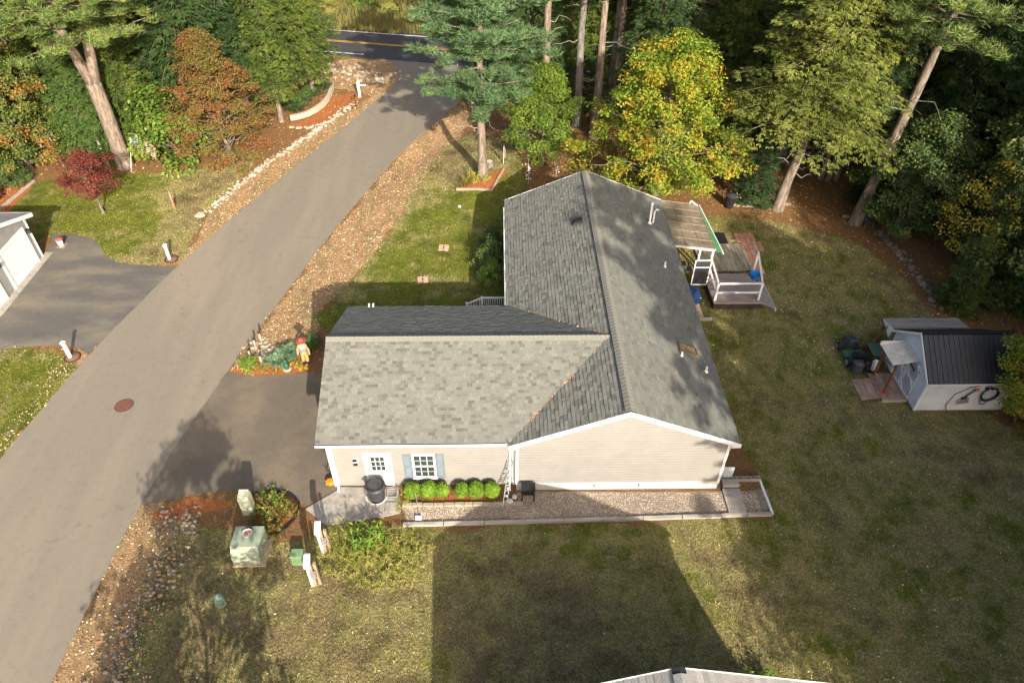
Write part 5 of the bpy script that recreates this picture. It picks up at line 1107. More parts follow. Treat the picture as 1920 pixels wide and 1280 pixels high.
# flags
def flag(name, label, base, h, size, ang, tilt, sag=.15):
    o = thing(name, label, 'flag', (*base, hz(*base))); x, y, z = base[0], base[1], hz(*base)
    top = Vector((x+tilt*h, y, z+h)); t = MB(); t.tube([(x, y, z), top], .018, 6); t.build('pole', WHITE, o)
    t = MB(); t.lathe([(.01, top.z), (.03, top.z+.03), (.01, top.z+.06)], top.x, top.y, 8); t.build('finial', METAL, o)
    W, H = size; nu, nv = 26, 13; m = MB(); d = Vector((math.cos(ang), math.sin(ang), 0)); vs = []
    pole_d = (Vector((x, y, z))-top).normalized()
    for j in range(nv+1):
        for i in range(nu+1):
            f = i/nu; p = top+pole_d*(j/nv*H+.02)+d*(W*f)*.95+Vector((0, 0, -sag*W*f*f*1.4))+Vector((-d.y, d.x, 0))*.05*math.sin(f*9)
            vs.append(p)
    fs = []; mi = []
    for j in range(nv):
        for i in range(nu):
            k = j*(nu+1)+i; fs.append((k, k+1, k+nu+2, k+nu+1)); c = 0 if j % 2 == 0 else 1
            if i < nu*.4 and j < 7: c = 1 if (i % 3 == 1 and j % 2 == 1) else 2
            mi.append(c)
    m.add(vs, fs); m.mi = mi; m.build('cloth', [M('flag_red', (.28, .025, .035), .8), M('flag_white', (.42, .41, .4), .8), M('flag_blue', (.03, .04, .13), .8)], o)
flag('flag', 'stars and stripes flag on a tilted pole at the forked pine', (-25.58, 45.38), 2.5, (1.5, .95), .1, .32, .35)
flag('flag', 'small drooping striped flag on the needle covered slope', (0.31, 45.37), 1.3, (.14, .8), .3, .03, 1.0)
sp_ = thing('tree_stump', 'pale cut stump beside the tall pine', 'stump', (*(-0.66, 44.85), hz(*(-0.66, 44.85)))); x, y = (-0.66, 44.85); z = hz(x, y)
t = MB(); t.lathe([(.3, z), (.24, z+.1), (.22, z+.42)], x, y, 12); t.build('bark', BARK2, sp_); t = MB(); t.lathe([(.215, z+.421), (.01, z+.43)], x, y, 12); t.build('cut_face', M('cut_wood', (.5, .42, .32), .9), sp_)
for q, lb in (((1.95, 43.0), 'white flowering thin sapling in the ridge shadow'), ((3.92, 44.37), 'pale ornament pole under the light green leafy tree')):
    o = thing('garden_ornament', lb, 'ornament', (*q, hz(*q))); x, y = q; z = hz(x, y)
    t = MB(); t.tube([(x, y, z), (x+.03, y, z+.8), (x-.02, y, z+1.5)], .03, 6); t.build('pole', TWIG, o)
    for k in range(14):
        t = MB(); t.rock(x+random.gauss(0, .09), y+random.gauss(0, .09), z+.3+k*.085, .05, k); t.build('blossom', WHITE, o)
# --- left yard
stk = thing('lawn_stake', 'short rusty stake with pale tip on the lawn near the boulder', 'stake', (*(-20.94, 40.5), 0)); x, y = (-20.94, 40.5)
t = MB(); t.box(x-.06, x+.06, y-.06, y+.06, 0, .75); t.build('post', M('orange_timber', (.33, .14, .07), .9, .3, 9), stk); t = MB(); t.tube([(x-.02, y, .75), (x-.04, y, 1.25)], [.05, .02], 6); t.build('tip', TWIG, stk)
# retaining wall, shrubs and mulch bed
rw = thing('retaining_wall', 'low curved tan block wall behind the orange mulch bed', 'wall', (*(-14.18, 54.57), 0))
pts = smooth_line([(-16.28, 53.51), (-15.14, 54.08), (-14.35, 55.46), (-13.95, 57.11), (-14.01, 59.49)], 2); BLK = M('tan_wall_block', (.42, .35, .27), .9, .25, 6, bs=25)
for k in range(2):
    for a, b in zip(pts, pts[1:]):
        n = max(1, round(math.dist(a, b)/.42))
        for i in range(n):
            p = [a[j]+(b[j]-a[j])*(i+.02)/n for j in (0, 1)]; q = [a[j]+(b[j]-a[j])*(i+.97)/n for j in (0, 1)]; t = MB(); t.bar((*p, .11+k*.2), (*q, .11+k*.2), .26+random.uniform(-.02, .02), .19); t.build('block', BLK, rw)
for i, q in enumerate(((-16.5, 55.57), (-15.92, 56.49), (-15.38, 57.75), (-14.91, 59.05), (-15.93, 54.87))):
    juniper(q, 1.1, .9, .8, 'dark green juniper above the tan retaining wall', L_SPRUCE, 700)['group'] = 'junipers above the retaining wall'
mb_ = thing('mailbox_post', 'white mailbox post beside the road corner', 'post', (*(-11.5, 57.95), 0)); x, y = (-11.5, 57.95)
box_part(mb_, 'post', WHITE, x-.09, x+.09, y-.09, y+.09, 0, 1.25); t = MB(); t.loft([[(x-.13, y-.13, 1.25), (x+.13, y-.13, 1.25), (x+.13, y+.13, 1.25), (x-.13, y+.13, 1.25)], [(x-.02, y-.02, 1.4), (x+.02, y-.02, 1.4), (x+.02, y+.02, 1.4), (x-.02, y+.02, 1.4)]]); t.build('cap', WHITE, mb_); box_part(mb_, 'arm', WHITE, x, x+.6, y-.04, y+.04, .95, 1.03)
dk = thing('solar_light', 'thin dark garden light at the verge near the mailbox post', 'light', (*(-11.49, 55.76), 0)); x, y = (-11.49, 55.76)
t = MB(); t.tube([(x, y, 0), (x, y, .9)], .025, 6); t.build('stem', BLACK, dk); t = MB(); t.lathe([(.05, .9), (.1, .95), (.09, 1.08), (.02, 1.14)], x, y, 8); t.build('head', BLACK, dk)
sgn = thing('wooden_sign_post', 'pale wooden post in the red mulch by the pines', 'post', (*(-2.05, 55.02), 0)); x, y = (-2.05, 55.02)
box_part(sgn, 'post', TIMBER, x-.1, x+.1, y-.1, y+.1, 0, 1.1); box_part(sgn, 'cap', TIMBER, x-.14, x+.14, y-.14, y+.14, 1.1, 1.16)
# far left flower border
for i, (q, lf, h, lb) in enumerate((((-32.87, 43.23), L_OAK, 1.6, 'green shrub with pale blooms in the flower border behind the neighbour garage'), ((-33.22, 41.65), L_RED, 1.1, 'bright red low shrub beside the border timber'), ((-32.33, 44.09), L_OAK, 1.2, 'dark green shrub at the end of the flower border'))):
    tree('bushA', q, lb, lf, h=h, group=None, name='shrub', cat='shrub')
timbers('timber_edging', 'pale timber edging of the flower border behind the neighbour garage', [(-32.2, 39.37), (-31.61, 44.08)], (4,), .12, .15)
for i, q in enumerate(((-27.4, 46.16), (-30.57, 46.18))):
    t = MB(); x, y = q; t.tube([(x, y, -.1), (x-.1, y, 1.2), (x-.15, y+.1, 2.6)], [.09, .08, .06], 8); tag(t.build('bare_sapling', TWIG, loc=(x, y, 0)), 'thin bare sapling beside the forked pine and oak', 'sapling', 'bare saplings by the forked pine')
# --- tall field grass beyond the main road
def field():
    n = 30000; X = rng.uniform(-34, 3, n); Y = rng.uniform(73, 96, n); k = sdist(FIELD, X, Y) > 0; X, Y = X[k], Y[k]; n = len(X); h = rng.uniform(.4, 1.1, n); a = rng.uniform(0, 6.28, n)
    s = np.stack([np.cos(a), np.sin(a), a*0], -1)*.06; P0 = np.stack([X, Y, X*0], -1); T = P0+np.stack([rng.normal(0, .2, n), rng.normal(0, .2, n), h], -1)
    stuff('field_grass', np.stack([P0-s, P0+s, T], 1).reshape(-1, 3), np.arange(3*n).reshape(n, 3), L_FIELD, 'tall dry yellow grass beyond the main road', 'grass')
field()
for i, (x, y, lf, h) in enumerate(((-14, 80, L_GREEN, 2.2), (-6, 77, L_OAK, 3.2), (-10, 84, L_MAPLE, 2.6), (-18, 79, L_WEED, 2.0), (-3, 82, L_OAK, 4), (-22, 83, L_GREEN, 3.4), (-8.5, 88, L_MAPLE, 4), (-16, 85, L_OAK, 3), (-11.5, 78.5, L_WEED, 1.6), (-19.5, 77.5, L_MAPLE, 1.8), (-12.5, 90, L_OAK, 4.5), (-18, 90, L_GREEN, 4))):
    tree('bushA', (x, y), 'wild bush in the yellow field beyond the main road', lf, h=h, group='bushes in the far field', name='wild_bush', cat='bush')

# ------------------------------------------------------------------ neighbour garage at the left
NS = M('grey_siding', (.24, .232, .22), .6, .1, 2); NB = M('neighbour_roof', (.36, .35, .33), .9, .2, 14)
ng = thing('neighbour_garage', 'grey sided neighbour garage with two white doors and asphalt drive', 'garage', (-30, 31.2, 0))
nx1, ny0, ny1, nze, nsl = -26.9, 27.2, 35.2, 2.75, .36; nym = (ny0+ny1)/2; nzr = nze+nsl*(ny1-nym)
t = MB(); t.loft([[(nx1-.02, ny0, 0), (nx1-.02, ny1, 0), (nx1-.02, ny1, nze), (nx1-.02, nym, nzr), (nx1-.02, ny0, nze)], [(-37, ny0, 0), (-37, ny1, 0), (-37, ny1, nze), (-37, nym, nzr), (-37, ny0, nze)]]); t.build('wall', NS, ng)
OPN = [(32.0, 34.75, 0, 2.3), (28.0, 31.2, 0, 2.3)]
boards(ng, 'siding_board', 'y', ny0, ny1, nx1-.02, .12, nzr-.1, 1, NS, e=.13, top=lambda z: (nym-(nzr-.08-z)/nsl, nym+(nzr-.08-z)/nsl) if nzr-.08-z > .02 else None, openings=OPN)
for s in (-1, 1):
    ye = nym+s*(4.35); ze = nzr-nsl*4.35
    L = math.hypot(4.35, nsl*4.35)
    roof_slope(ng, 'roof_slope', (nx1+.35, ye, ze+.12) if s > 0 else (-37.3, ye, ze+.12), (-1, 0, 0) if s > 0 else (1, 0, 0), (0, -s*4.35, nsl*4.35), 10.75, L, lambda a, b: True, SHN, e=.15, wr=(.25, .5))
    t = MB(); t.loft([[(nx1+.32, ye, ze-.1), (nx1+.38, ye, ze-.1), (nx1+.38, ye, ze+.13), (nx1+.32, ye, ze+.13)], [(nx1+.32, nym, nzr-.1), (nx1+.38, nym, nzr-.1), (nx1+.38, nym, nzr+.13), (nx1+.32, nym, nzr+.13)]]); t.build('rake_board', WHITE, ng)
    t = MB(); t.box(-37, nx1+.3, min(ye, ye+s*.1), max(ye, ye+s*.1), ze-.02, ze+.1); t.build('gutter', WHITE, ng)
t = MB(); t.box(nx1-.05, nx1+.03, ny1-.06, ny1+.04, 0, nze); t.build('corner_post', WHITE, ng)
for a0, a1, _, zt in OPN:
    f = MB(); f.box(nx1-.02, nx1+.05, a0-.02, a0+.14, 0, zt); f.box(nx1-.02, nx1+.05, a1-.14, a1+.02, 0, zt); f.box(nx1-.02, nx1+.05, a0+.14, a1-.14, zt-.14, zt+.02); f.build('door_frame', WHITE, ng)
    g_ = box_part(ng, 'garage_door', WHITE, nx1-.12, nx1-.06, a0+.14, a1-.14, .02, zt-.14) if False else box_part(ng, 'garage_door', WHITE, nx1-.018, nx1-.005, a0+.14, a1-.14, .02, zt-.14)
    n_ = 4; w_ = (a1-a0-.36)/n_
    for i in range(4):
        for j in range(n_): box_part(g_, 'door_panel', WHITE, nx1-.005, nx1+.008, a0+.22+j*w_, a0+.22+(j+1)*w_-.1, .08+i*.52, .08+i*.52+.42)
for y in (34.95, 31.6):
    q = thing('wall_lantern', 'dark wall lantern beside a neighbour garage door', 'lamp', (nx1+.1, y, 1.9), 0, 'lanterns on the neighbour garage')
    box_part(q, 'back_plate', BLACK, nx1+.005, nx1+.03, y-.08, y+.08, 1.75, 2.05); box_part(q, 'lantern', GLASS, nx1+.06, nx1+.2, y-.07, y+.07, 1.78, 1.98); box_part(q, 'hood', BLACK, nx1+.03, nx1+.23, y-.1, y+.1, 1.98, 2.03)
fl = thing('garden_pot', 'white and red pot beside the neighbour garage corner', 'pot', (-26.3, 36.3, 0)); t = MB(); t.lathe([(.12, 0), (.18, .35), (.2, .4)], -26.3, 36.3, 12); t.build('pot', WHITE, fl, True); t = MB(); t.rock(-26.3, 36.3, .45, .2, 2); t.build('flowers', REDH, fl)
box_part(fl, 'saucer', TIMB2, -26.55, -26.05, 36.05, 36.55, 0, .03)
sheet('concrete_apron', [(-26.95, 26.6), (-26.5, 26.6), (-26.5, 35.6), (-26.95, 35.6)], .03, CONC, .006)

# ------------------------------------------------------------------ neighbour house in front (only its roof tip shows)
nh = thing('neighbour_house', 'pale shingled gable roof tip of the house south of the gravel bed', 'house', (4.62, 8.2, 0), math.radians(2.5))
def nloc(o):
    o.parent = nh; return o
Rn, En = 5.64, 4.0
def local_part(name, m, mat):
    o = m.build(name, mat, None); o.parent = nh; return o
m = MB(); m.loft([[(-4.3, -.3, 0), (4.3, -.3, 0), (4.3, -.3, En-.05), (0, -.3, Rn-.14), (-4.3, -.3, En-.05)], [(-4.3, -16, 0), (4.3, -16, 0), (4.3, -16, En-.05), (0, -16, Rn-.14), (-4.3, -16, En-.05)]]); local_part('wall', m, SIDING)
hold = thing('roof_holder', 'x', 'x'); 
for s in (-1, 1):
    r_ = roof_slope(hold, 'roof_slope', (s*4.6, 0, En) if s < 0 else (s*4.6, -16.3, En), (0, -1, 0) if s < 0 else (0, 1, 0), (-s*4.6, 0, Rn-En), 16.3, math.hypot(4.6, Rn-En), lambda a, b, s=s: (a < 3.5 if s < 0 else a > 12.8), SHN, e=.2, wr=(.3, .6))
    r_.parent = nh
    m = MB(); m.loft([[(s*4.62, 0, En-.2), (s*4.62, .03, En-.2), (s*4.62, .03, En+.02), (s*4.62, 0, En+.02)], [(0, 0, Rn-.2), (0, .03, Rn-.2), (0, .03, Rn+.02), (0, 0, Rn+.02)]]); local_part('rake_board', m, WHITE)
caps(hold, (0, -8, Rn), (0, .02, Rn), (1, 0, 0), (Rn-En)/4.6, .2, .3, M('pale_ridge_cap', (.26, .25, .23), .9, .2, 12), True)
for o in list(hold.children): o.parent = nh
bpy.data.objects.remove(hold)

# ------------------------------------------------------------------ patio and deck east of the house
WDECK = M('weathered_deck', (.30, .225, .14), .9, .4, 3, col2=(.34, .3, .23), bs=16, bstr=.5, stretch=(2, .3, 1)); COMP = M('composite_deck', (.26, .215, .2), .7, .15, 3, stretch=(.4, 2, 1))
pc = thing('patio_cover', 'weathered translucent ribbed patio roof with green edge behind the house', 'patio roof', (10.5, 33.9, 0))
m_, t_, b_ = base_nodes('fibreglass', .35); f_ = noise(t_, 1.3, 5, .7); c_ = ramp(t_, f_, [(.3, (.13, .1, .07)), (.55, (.22, .185, .135)), (.75, (.4, .35, .28))]); t_.links.new(c_, b_.inputs['Base Color']); b_.inputs['Transmission Weight'].default_value = .12; FIB = m_
GRN = M('green_fibreglass', (.07, .22, .1), .4, .25, 3); PA, PB = (9.2, 32.0, 2.95), (11.7, 31.3, 2.62)
def pcx(u, v): return (9.25+2.35*u, 31.75+4.55*v-.45*u*(1-v)*0, 2.98-.33*u)
nc, nr_ = 3, 6
for i in range(nc):
    for j in range(nr_):
        m = MB(); a, b, c, d = pcx(i/nc+.004, j/nr_+.004), pcx((i+1)/nc-.004, j/nr_+.004), pcx((i+1)/nc-.004, (j+1)/nr_-.004), pcx(i/nc+.004, (j+1)/nr_-.004)
        dz = random.uniform(0, .012); m.loft([[(p[0], p[1], p[2]-.012+dz) for p in (a, b, c, d)], [(p[0], p[1], p[2]+dz) for p in (a, b, c, d)]]); m.build('roof_panel', FIB, pc)
for i in range(nc+1):
    m = MB(); p, q = pcx(i/nc, 0), pcx(i/nc, 1); m.bar((p[0], p[1], p[2]+.015), (q[0], q[1], q[2]+.015), .035, .03); m.build('batten', M('batten_brown', (.26, .17, .1), .8), pc)
for j in range(nr_+1):
    m = MB(); p, q = pcx(0, j/nr_), pcx(1, j/nr_); m.bar((p[0], p[1], p[2]+.02), (q[0], q[1], q[2]+.02), .03, .03); m.build('batten', M('batten_brown', (.26, .17, .1), .8), pc)
m = MB(); p, q = pcx(1, -.04), pcx(1, 1.0); m.loft([[(p[0]-.02, p[1], p[2]-.02), (p[0]+.38, p[1]-.1, p[2]-.09), (p[0]+.38, p[1]-.1, p[2]-.07), (p[0]-.02, p[1], p[2])], [(q[0]-.02, q[1], q[2]-.02), (q[0]+.1, q[1], q[2]-.06), (q[0]+.1, q[1], q[2]-.04), (q[0]-.02, q[1], q[2])]]); m.build('green_edge_panel', GRN, pc)
m = MB(); p, q = pcx(1, -.04), pcx(1, 1.02); m.bar((p[0]+.38, p[1]-.1, p[2]-.1), (q[0]+.12, q[1], q[2]-.08), .05, .07); m.build('edge_trim', WHITE, pc)
m = MB(); p, q = pcx(0, -.01), pcx(1, -.01); m.bar((p[0], p[1]-.03, p[2]-.03), (q[0], q[1]-.03, q[2]-.03), .06, .1); m.build('front_beam', M('cream_beam', (.6, .55, .48), .7), pc)
for y in (31.9, 34.0, 36.1): box_part(pc, 'post', WHITE, 11.5, 11.6, y-.05, y+.05, 0, 2.63)
m = MB(); m.bar((11.55, 36.2, 2.66), (11.2, 36.35, 2.9), .06); m.bar((11.2, 36.35, 2.9), (11.0, 36.35, 2.5), .06); m.build('end_bracket', WHITE, pc)
# screen frame under the cover
sf = thing('screen_door_frame', 'white framed screen panel under the patio roof edge', 'screen', (11.0, 31.4, 0))
for a, b in (((10.55, 31.35, .6), (10.55, 31.35, 2.2)), ((11.4, 31.35, .6), (11.4, 31.35, 2.2)), ((10.55, 31.35, 2.2), (11.4, 31.35, 2.2)), ((10.55, 31.35, 1.75), (11.4, 31.35, 1.75)), ((10.55, 31.35, .6), (11.4, 31.35, .6))):
    m = MB(); m.bar(a, b, .05); m.build('frame_bar', WHITE, sf)
box_part(sf, 'mesh_panel', M('screen_mesh', (.03, .03, .032), .7), 10.57, 11.38, 31.345, 31.355, .62, 2.18)
gr = thing('gas_grill', 'black covered grill beneath the patio roof', 'grill', (9.9, 32.2, .3))
m = MB(); m.bbox(9.5, 10.3, 31.9, 32.5, .3, 1.1, .06); m.build('cabinet', BLACK, gr); m = MB(); m.loft([[(9.48, 31.88, 1.1), (10.32, 31.88, 1.1), (10.32, 32.52, 1.1), (9.48, 32.52, 1.1)], [(9.5, 32.0, 1.4), (10.3, 32.0, 1.4), (10.3, 32.4, 1.42), (9.5, 32.4, 1.42)]]); m.build('hood', BLACK, gr); box_part(gr, 'side_shelf', M('grill_grey', (.15, .15, .16), .5), 10.32, 10.7, 31.95, 32.45, 1.02, 1.06)
tb = thing('blue_tarp', 'dark blue tarp covered bundle beside the house wall', 'tarp', (10.3, 30.9, 0))
m = MB(); R0 = random.Random(3); rings = []
for z, k in ((0, 1), (.35, 1.02), (.62, .9), (.7, .55)): rings.append([(10.35+.62*k*math.cos(a)*R0.uniform(.9, 1.08)*abs(math.cos(a))**-.3, 30.75+.62*k*math.sin(a)*R0.uniform(.9, 1.08), z*R0.uniform(.92, 1.05)) for a in np.linspace(.2, 6.48, 14, endpoint=False)])
m.loft(rings); m.build('cover', M('blue_tarp', (.02, .06, .17), .6, .5, 4), tb, True); m = MB(); m.tube([(9.75, 30.4, .4), (10.35, 30.12, .5), (10.95, 30.4, .4)], .012, 5); m.build('rope', PVC, tb)
# ground deck, pavers, mat
dk_ = thing('wood_deck', 'weathered brown plank deck at ground level behind the house', 'deck', (13.2, 35, 0))
n = 15
for i in range(n):
    x = 11.7+i*.2; box_part(dk_, 'plank', WDECK, x, x+.185, 33.25+random.uniform(-.03, .03), 36.9+random.uniform(-.05, .03)-(i > 11)*.9, .1, .15)
for y in (33.4, 35.0, 36.4): box_part(dk_, 'joist', TIMB2, 11.7, 14.6, y, y+.1, 0, .1)
PAVR = M('red_paver', (.42, .2, .13), .9, .25, 5, bs=30)
pv_ = thing('brick_pavers', 'strip of red pavers along the outer deck edge', 'pavers', (14.9, 35.8, 0))
for i in range(4):
    for j in range(9):
        if i < 2 or j > 4: box_part(pv_, 'paver', PAVR if random.random() < .8 else M('dusty_paver', (.4, .29, .2), .9), 14.72+i*.3-(j > 6)*.25, 15.0+i*.3-(j > 6)*.25, 33.1+j*.46, 33.54+j*.46, 0, .07+random.uniform(0, .012), bev=.01)
mt = MB(); mt.bbox(12.85, 13.85, 35.95, 37.15, .152, .175, .01); tag(mt.build('door_mat', BLACK, loc=(12.8, 36.5, .15)), 'large black rubber mat on the plank deck', 'mat')
# raised composite landing with steps and white rails
ld = thing('deck_landing', 'raised brown composite landing with steps and open white railings', 'landing', (12.8, 31, 0))
for i in range(16): box_part(ld, 'deck_board', COMP, 11.5, 14.1, 29.85+i*.165, 30.0+i*.165, .45, .49)
box_part(ld, 'fascia', M('dark_fascia', (.05, .035, .03), .7), 11.52, 14.08, 29.82, 29.848, .12, .45); box_part(ld, 'edge_board', M('edge_tan', (.42, .3, .24), .7), 11.5, 14.1, 29.80, 29.848, .455, .5)
box_part(ld, 'fascia', M('dark_fascia', (.05, .035, .03), .7), 11.47, 11.498, 29.85, 32.5, .12, .45)
for x in (11.6, 13.9):
    for y in (29.95, 32.3): box_part(ld, 'support', TIMB2, x-.06, x+.06, y-.06, y+.06, 0, .45)
for i in range(3): box_part(ld, 'step_tread', M('grey_composite', (.25, .23, .225), .7), 14.11+i*.27, 14.37+i*.27, 29.85, 32.3, .34-i*.13, .38-i*.13)
m = MB(); m.box(14.88, 14.94, 29.7, 32.3, 0, .1); m.build('end_rail', WHITE, ld)
PA_, PB_, PC_, PD_ = (11.6, 30.1), (13.95, 30.1), (14.5, 32.95), (11.75, 32.6); zt = 1.62
for (x, y), z0 in ((PA_, .49), (PB_, .49), (PC_, .15), (PD_, .49)): box_part(ld, 'rail_post', WHITE, x-.055, x+.055, y-.055, y+.055, z0, zt)
for a, b, z in ((PA_, PB_, zt), (PA_, PB_, 1.02), (PB_, PC_, zt), (PA_, PD_, zt), (PA_, PD_, 1.02)):
    m = MB(); m.bar((*a, z-.03), (*b, z-.03), .09, .06); m.build('rail', WHITE, ld)
box_part(ld, 'rail_plate', METAL, 11.95, 12.6, 30.03, 30.04, .96, 1.06)
bt = thing('blue_tub', 'bright blue plastic tub beside the deck steps', 'tub', (14.55, 32.0, 0)); m = MB(); m.lathe([(.2, .38), (.25, .4), (.29, .68), (.31, .7), (.27, .68), (.22, .45), (.01, .44)], 14.35, 32.2, 16); m.build('tub', M('blue_plastic', (.02, .19, .5), .4), bt, True); box_part(bt, 'stand', BLACK, 14.15, 14.55, 32.05, 32.35, .2, .385)
wp = thing('plank_pad', 'worn tan wooden pad on the ground beside the house wall', 'pad', (10.6, 29.6, 0))
for i in range(6): box_part(wp, 'plank', M('tan_plank', (.4, .28, .17), .9, .4, 5), 9.7+i*.2, 9.885+i*.2, 29.1, 30.3, 0, .07)
box_part(wp, 'edge_beam', TIMBER, 9.7, 11.3, 28.95, 29.09, 0, .12)
tc = thing('trash_can', 'black trash can with lid under the maple by the woods', 'trash can', (*(14.98, 40.43), 0)); x, y = (14.98, 40.43)
m = MB(); m.lathe([(.27, 0), (.33, .8), (.35, .84)], x, y, 18); m.build('can', BLACK, tc, True); m = MB(); m.lathe([(.37, .84), (.37, .88), (.2, .95), (.01, .96)], x, y, 18); m.build('lid', BLK2, tc, True); box_part(tc, 'handle', BLACK, x-.06, x+.06, y-.04, y+.04, .96, 1.0)
lf_ = thing('low_fence', 'thin low branch fence beside the black trash can', 'fence', (*(16.69, 41.09), 0))
a, b = (15.53, 40.96), (17.74, 40.41)
for k in range(3):
    m = MB(); limb(m, (*a, .2+k*.2), (*b, .15+k*.22), .022, .016, 0, 6, .03, 5); m.build('rail', TWIG, lf_)
for k in range(5):
    f = k/4; m = MB(); m.tube([(a[0]+(b[0]-a[0])*f, a[1]+(b[1]-a[1])*f, 0), (a[0]+(b[0]-a[0])*f, a[1]+(b[1]-a[1])*f+.03, .75)], .02, 5); m.build('stake', TWIG, lf_)
# garden furniture under the leaning pine
for i, (q, lb, hh) in enumerate((((23.13, 38.01), 'dark metal garden chair under the leaning pine', .45),)):
    x, y = q; o = thing('garden_chair', lb, 'chair', (x, y, 0), 0, None)
    box_part(o, 'seat', M('grey_metal_dark', (.1, .1, .105), .5), x-.28, x+.28, y-.25, y+.25, .4, .44); box_part(o, 'backrest', M('grey_metal_dark', (.1, .1, .105), .5), x-.28, x+.28, y+.25, y+.29, .44, .95)
    for a in (-.25, .25):
        for b in (-.22, .22):
            m = MB(); m.bar((x+a, y+b, 0), (x+a, y+b, .4), .04); m.build('leg', METAL, o)
    for a in (-.3, .3):
        m = MB(); m.bar((x+a, y-.25, .62), (x+a, y+.27, .66), .05, .03); m.build('armrest', METAL, o)
bh = thing('wood_birdhouse', 'small grey wooden birdhouse box on the ground by the oak', 'birdhouse', (*(25.16, 38.0), 0)); x, y = (25.16, 38.0)
box_part(bh, 'box', TIMBER, x-.3, x+.3, y-.25, y+.25, 0, .4); m = MB(); m.loft([[(x-.4, y-.32, .4), (x+.4, y-.32, .4), (x, y-.32, .75)], [(x-.4, y+.32, .4), (x+.4, y+.32, .4), (x, y+.32, .75)]]); m.build('roof', TIMBER, bh)
for i, (a, b, lb) in enumerate(((((18.37, 40.54)), ((19.08, 40.54)), 'short dark log beside the sunlit hemlock'), (((21.93, 39.08)), ((22.37, 38.95)), 'short dark log against the leaning pine'))):
    m = MB(); m.tube([(*a, .12), (*b, .12)], .11, 8); tag(m.build('log', BARK, loc=(*a, 0)), lb, 'log')
bn = thing('park_bench', 'pale wooden bench deep in the dark clearing', 'bench', (*(22.54, 46.98), 0)); x, y = (22.54, 46.98)
for k in range(3): box_part(bn, 'slat', TIMBER, x-.7, x+.7, y-.2+k*.15, y-.07+k*.15, .42, .46)
for k in range(2): box_part(bn, 'back_slat', TIMBER, x-.7, x+.7, y+.3, y+.34, .6+k*.18, .74+k*.18)
for a in (-.6, .6): box_part(bn, 'leg', TIMBER, x+a-.04, x+a+.04, y-.18, y+.34, 0, .42)

# ------------------------------------------------------------------ shed
SW = M('shed_white', (.6, .61, .63), .7, .1, 2, bs=8, bstr=.15); SPAN = M('shed_grey_panel', (.42, .43, .46), .7, .1, 3); BLKM = M('black_metal_roof', (.014, .015, .017), .4, .3, 4, spec=.5); PLY = M('grey_plywood', (.25, .235, .205), .9, .3, 3, stretch=(.3, 2, 1)); RWOOD = M('red_brown_wood', (.19, .075, .04), .8, .3, 6, stretch=(1, 1, .2)); ROW2 = M('worn_ramp_wood', (.33, .22, .165), .9, .45, 4, bs=14, stretch=(1, .3, 1))
sh = thing('shed', 'white garden shed with black metal roof and trimmed double doors', 'shed', (21.3, 23.9, 0))
sx0, sx1, sy0, sy1, she, shr = 19.15, 23.25, 22.3, 25.7, 2.05, 3.35; sym = 24.0
m = MB(); m.loft([[(sx0, sy0, .12), (sx0, sy1, .12), (sx0, sy1, she), (sx0, sym, shr-.08), (sx0, sy0, she)], [(sx1, sy0, .12), (sx1, sy1, .12), (sx1, sy1, she), (sx1, sym, shr-.08), (sx1, sy0, she)]]); m.build('wall', SW, sh)
m = MB(); m.box(sx0+.05, sx1-.05, sy0+.05, sy1-.05, 0, .12); m.build('base', TIMB2, sh)
for s in (-1, 1):
    ye = sym+s*1.85; ze = shr-(shr-she)/1.7*1.85
    m = MB(); m.loft([[(sx0-.12, ye, ze), (sx1+.12, ye, ze), (sx1+.12, ye, ze+.03), (sx0-.12, ye, ze+.03)], [(sx0-.12, sym, shr), (sx1+.12, sym, shr), (sx1+.12, sym, shr+.03), (sx0-.12, sym, shr+.03)]]); rf = m.build('roof', BLKM, sh)
    x = sx0-.05
    while x < sx1+.1:
        m = MB(); m.bar((x, ye, ze+.045), (x, sym+s*.1, shr-.03), .035, .035); m.build('roof_rib', M('roof_rib_glint', (.035, .037, .04), .35, .2, 4, spec=.5), rf); x += .23  # ribs paler than the sheet, their reflection put into the colour
    m = MB(); m.loft([[(sx0-.15, ye, ze-.09), (sx0-.121, ye, ze-.09), (sx0-.121, ye, ze+.05), (sx0-.15, ye, ze+.05)], [(sx0-.15, sym, shr-.09), (sx0-.121, sym, shr-.09), (sx0-.121, sym, shr+.05), (sx0-.15, sym, shr+.05)]]); m.build('rake_board', WHITE, sh)
    box_part(sh, 'fascia', WHITE, sx0-.1, sx1+.1, min(ye, ye+s*.02), max(ye, ye+s*.02), ze-.08, ze+.02)
m = MB(); m.bar((sx0-.12, sym, shr+.05), (sx1+.12, sym, shr+.05), .22, .05); m.build('ridge_flashing', BLKM, sh)
for y in (sy0, sy1-.09): box_part(sh, 'corner_board', WHITE, sx0-.025, sx0-.002, y, y+.09, .12, she+.05)
box_part(sh, 'corner_board', WHITE, sx0, sx0+.08, sy0-.022, sy0-.002, .12, she)
